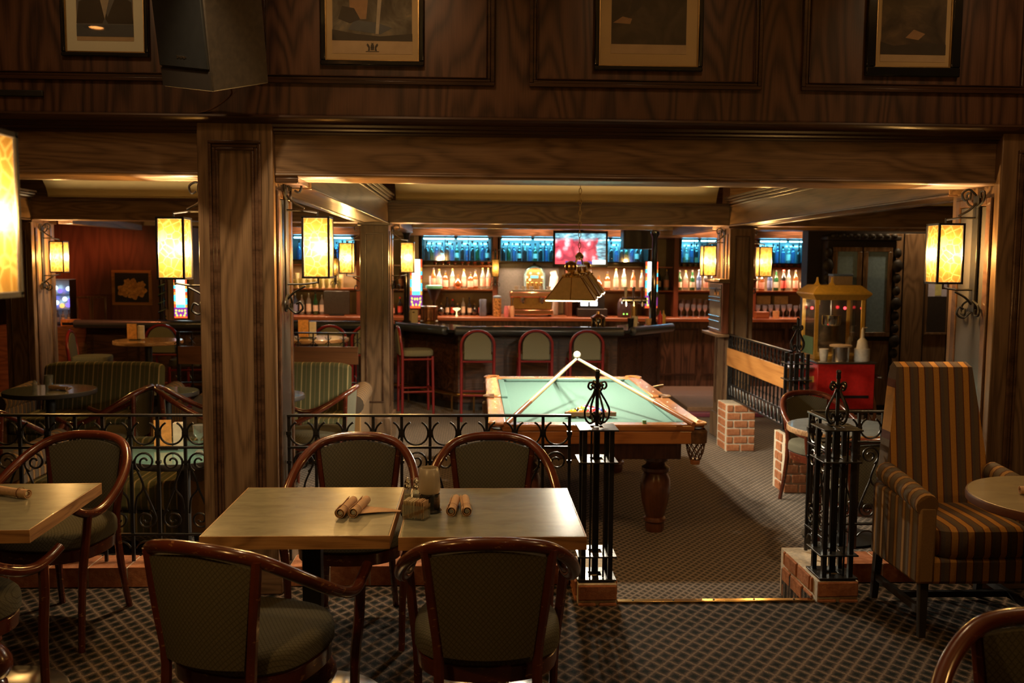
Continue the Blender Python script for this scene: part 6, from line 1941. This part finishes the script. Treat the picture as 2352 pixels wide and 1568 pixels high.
CT = PZ + 0.0
def cup_on_cart(name, label, cat, x, y, parts):
    t = thing(name, label, cat, (x, y, PZ), 0)
    for nm_, prof, mt in parts:
        MB().lathe(prof, 20).build(nm_, mt, t)
    return t
cup_on_cart('paper_cup', 'white paper cup on the red popcorn cart, left of the steel tub', 'cup', 3.72, 9.70, [('cup_wall', [(0.035, 0), (0.05, 0.13), (0.048, 0.132)], M_WHITE)])
cup_on_cart('steel_tub', 'round steel tub with a tan lid on the red popcorn cart', 'tub', 3.90, 9.70, [('tub', [(0.085, 0), (0.09, 0.01), (0.09, 0.155)], M_STEEL), ('lid', [(0.115, 0.156), (0.115, 0.172), (0.10, 0.176)], plain('tan_lid', (0.55, 0.40, 0.24), 0.6))])
cup_on_cart('pump_bottle', 'white pump bottle in a white pot at the right of the red popcorn cart', 'bottle', 4.13, 9.69, [('pot', [(0.075, 0), (0.08, 0.005), (0.08, 0.135), (0.075, 0.137)], M_WHITE), ('bottle', [(0.062, 0.138), (0.05, 0.22), (0.02, 0.25), (0.016, 0.33), (0.008, 0.36)], M_WHITE)])
mb = MB().tube([(0, 0, 0.355), (0.045, 0, 0.36)], 0.006, 6)
o = mb.build('pump_spout', M_WHITE, [q for q in COL.objects if q.name.startswith('pump_bottle')][0])
t = thing('carton', 'grey carton with a blue lid behind the popcorn machine roof', 'box', (4.18, 10.40, 1.30))
MB().b(-0.11, 0.11, 0, 0.15, 0.0, 0.22).build('box', plain('tan_carton', (0.36, 0.28, 0.22), 0.8), t, bevel=0.004)
MB().b(-0.115, 0.115, -0.005, 0.155, 0.22, 0.245).build('lid', plain('blue_lid_2', (0.12, 0.20, 0.45), 0.4), t, bevel=0.004)
t = thing('stand', 'tall dark pedestal behind the popcorn machine that carries the carton', 'pedestal', (4.18, 10.48, FZ))
MB().b(-0.16, 0.16, -0.12, 0.12, 1.43, 1.458).build('top', M_DARK, t, bevel=0.004)
MB().b(-0.06, 0.06, -0.06, 0.06, 0.03, 1.43).build('column', M_DARK, t, bevel=0.004)
MB().b(-0.15, 0.15, -0.13, 0.13, 0, 0.03).build('foot', M_DARK, t, bevel=0.004)

# carved dark cabinet behind the popcorn machine
t = thing('carved_cabinet', 'dark carved cabinet with a blue reflection painted on its two glass doors behind the popcorn machine', 'cabinet', (4.62, 10.93, FZ))
MB().b(-0.42, 0.42, 0.02, 0.20, 0.0, 2.10).build('carcass', M_DARK, t, bevel=0.01)
MB().b(-0.45, 0.45, -0.04, 0.20, 2.10, 2.15).build('cornice', M_DARK, t, bevel=0.012)
for s in (-1, 1):
    dr = MB()
    x0, x1 = (-0.36, -0.01) if s < 0 else (0.01, 0.36)
    frame_strip(dr, x0, x1, 0.95, 2.02, 0.02, 0.055, 0.035)
    dr = dr.build('door', M_OAK_Z, t, bevel=0.006)
    MB().b(x0 + 0.055, x1 - 0.055, 0.0, 0.006, 1.005, 1.965).build('door_pane', plain('blue_reflection_glass', (0.24, 0.36, 0.46), 0.25, 0.1), dr)  # blue reflection put into the pane colour
    MB().b(x0, x1, -0.004, 0.02, 0.12, 0.90).build('lower_door', M_OAK_Z, t, bevel=0.008)
for s_ in (-1, 1):
    for k in range(9):
        MB().sph((s_ * 0.42, -0.01, 0.75 + k * 0.15), 0.05 + 0.018 * (k % 3 == 1), 10, 6, (1, 0.6, 1.2)).build('carved_boss', M_DARK, t)
for k in range(9):
    MB().sph((-0.36 + k * 0.09, -0.03, 2.15), 0.045, 8, 5, (1, 0.5, 0.7)).build('carved_boss', M_DARK, t)


# picture on the corridor boards, hanging black unit under the right ceiling
t = thing('framed_glass', 'narrow framed glass with a lilac screen reflection painted on top on the corridor wall behind the right lantern', 'picture', (5.66, 11.165, 0.80))
mb = MB(); frame_strip(mb, -0.15, 0.15, 0.0, 0.80, 0.0, 0.028, 0.03)
mb.build('frame', M_OAK_Z, t, bevel=0.005)
MB().b(-0.122, 0.122, -0.008, -0.001, 0.028, 0.772).build('dark_print', plain('dim_print', (0.035, 0.03, 0.028), 0.3), t)
MB().b(-0.118, 0.118, -0.011, -0.0085, 0.47, 0.77).build('painted_reflection', plain('lilac_reflection', (0.62, 0.62, 0.85), 0.5, 0, 0.15, 10), t)  # reflection of a screen painted as a lilac patch
MB().prism([(-0.03, 0.48), (0.05, 0.48), (0.05, 0.62), (0.08, 0.70), (0.06, 0.76), (0.0, 0.67), (-0.06, 0.76), (-0.08, 0.70), (-0.03, 0.62)], 'y', -0.0135, -0.0115).build('yellow_reflection', plain('yellow_reflection_tone', (0.70, 0.68, 0.30), 0.5), t)  # yellow part of the painted screen reflection
t = thing('ceiling_unit', 'flat black unit hanging under the ceiling at the upper right', 'ceiling unit', (3.14, 7.0, 2.13))
MB().loft([[(-0.36, -0.30, 0), (0.36, -0.30, 0), (0.36, 0.30, 0), (-0.36, 0.30, 0)], [(-0.42, -0.36, 0.10), (0.42, -0.36, 0.10), (0.42, 0.36, 0.10), (-0.42, 0.36, 0.10)], [(-0.42, -0.36, 0.16), (0.42, -0.36, 0.16), (0.42, 0.36, 0.16), (-0.42, 0.36, 0.16)]]).build('housing', M_DARK, t, smooth=False)
for sx in (-0.3, 0.3):
    for sy in (-0.25, 0.25):
        MB().cyl((sx, sy, 0.16), (sx, sy, 0.63), 0.008, None, 6).build('hanger_rod', M_IRON, t)

# ---------------------------------------------------------------- left alcove behind the lounge
t = thing('framed_print', 'gold framed print of orange flowers on the red alcove wall', 'picture', (-4.72, 13.0, 1.02))
mb = MB(); frame_strip(mb, -0.27, 0.27, 0.0, 0.48, 0.0, 0.04, 0.03)
mb.build('frame', M_BOARDX, t, bevel=0.006)
MB().b(-0.232, 0.232, -0.01, -0.001, 0.04, 0.44).build('print', M_DARK, t)
for (x, z, r_) in ((-0.11, 0.20, 0.085), (0.0, 0.27, 0.09), (0.11, 0.2, 0.085), (0.02, 0.16, 0.08), (-0.06, 0.31, 0.05), (0.13, 0.28, 0.05)):
    pts = [(x + r_ * (1 + 0.18 * math.cos(5 * q * 2 * PI / 20)) * math.cos(q * 2 * PI / 20), z + r_ * (1 + 0.18 * math.cos(5 * q * 2 * PI / 20)) * math.sin(q * 2 * PI / 20)) for q in range(20)]
    MB().prism(pts, 'y', -0.0135 - r_ * 0.01, -0.0105).build('flower', plain('flower_%d' % int(r_ * 1000 + x * 100), (0.85, 0.34, 0.09), 0.7, 0, 0.45, 30), t)
t = thing('wall_cabinet', 'small dark wooden cabinet on the counter against the red alcove wall', 'cabinet', (-5.20, 12.78, 0.755))
MB().b(-0.20, 0.20, 0.02, 0.20, 0, 0.41).build('carcass', M_REDW, t, bevel=0.006)
for x in (-0.10, 0.10):
    mb = MB(); frame_strip(mb, x - 0.095, x + 0.095, 0.02, 0.39, 0.02, 0.02, 0.012)
    mb.build('door', M_OAK_Z, t, bevel=0.003)
struct(MB().b(-6.4, -4.35, 12.50, 13.0, FZ, 0.752).build('trim_alcove_counter', M_OAK_X, smooth=False))
t = thing('bottle_shelf', 'glass shelf unit glowing blue in the far left alcove', 'shelf', (-5.62, 12.72, 0.755))
MB().b(-0.17, 0.17, 0.18, 0.20, 0, 0.62).build('mirror_back', M_CABBACK, t)
for z in (0.0, 0.20, 0.40, 0.60):
    MB().b(-0.17, 0.17, 0, 0.18, z, z + 0.012).build('shelf', M_GLASS if z else M_DARK, t)
for s in (-0.175, 0.165):
    MB().b(s, s + 0.01, 0, 0.2, 0, 0.615).build('side', M_DARK, t)
for (x, z, c) in ((-0.12, 0.47, 'w'), (0.11, 0.49, 'w'), (0.0, 0.46, 'b'), (-0.06, 0.50, 'w'), (-0.12, 0.26, 'b'), (0.10, 0.27, 'b'), (0.02, 0.26, 'o'), (-0.05, 0.30, 'w'), (0.13, 0.33, 'b'), (-0.11, 0.36, 'b'), (0.06, 0.35, 'w')):
    MB().sph((x, 0.10, z), 0.032, 10, 6).build('glowing_ball', emis('alcove_%s_%d' % (c, int(x * 100 + z * 10)), {'w': (0.7, 0.9, 1.0), 'b': (0.18, 0.12, 0.9), 'o': (1.0, 0.4, 0.1)}[c], 2.2), t)  # glowing balls standing in for the bokeh of lit bottles
row(['clear', 'blue', 'clear', 'clear'], -5.74, -5.50, 4, 12.80, 0.768, 'bottle', 'bottle', 'on the blue lit alcove shelf', 'bottles in the far left alcove', 0.004, 0.6)
t = thing('order_tray', 'orange lit wooden letter tray on the far left counter', 'tray', (-5.40, 12.55, 0.755))
MB().b(-0.11, 0.11, 0, 0.12, 0, 0.09).build('tray', M_CARD, t, bevel=0.004)
MB().b(-0.09, 0.04, -0.004, 0.0, 0.015, 0.05).build('slot', M_BLACK, t)
t = thing('menu_tent', 'cream card standing on the bar below the flower print', 'card', (-3.98, 12.25, 0.851), R(6))
MB().b(-0.065, 0.065, -0.008, 0.0, 0, 0.15).build('front_leaf', M_PAPER, t)
MB().b(-0.065, 0.065, 0.02, 0.026, 0, 0.145).build('back_leaf', M_PAPER, t)
tag(MB().b(-4.02 + 0.1, -3.90 + 0.1, 12.40, 12.41, 1.56, 1.72).build('wall_switch', M_WHITE), 'pale switch plate left of the front column lantern', 'switch')
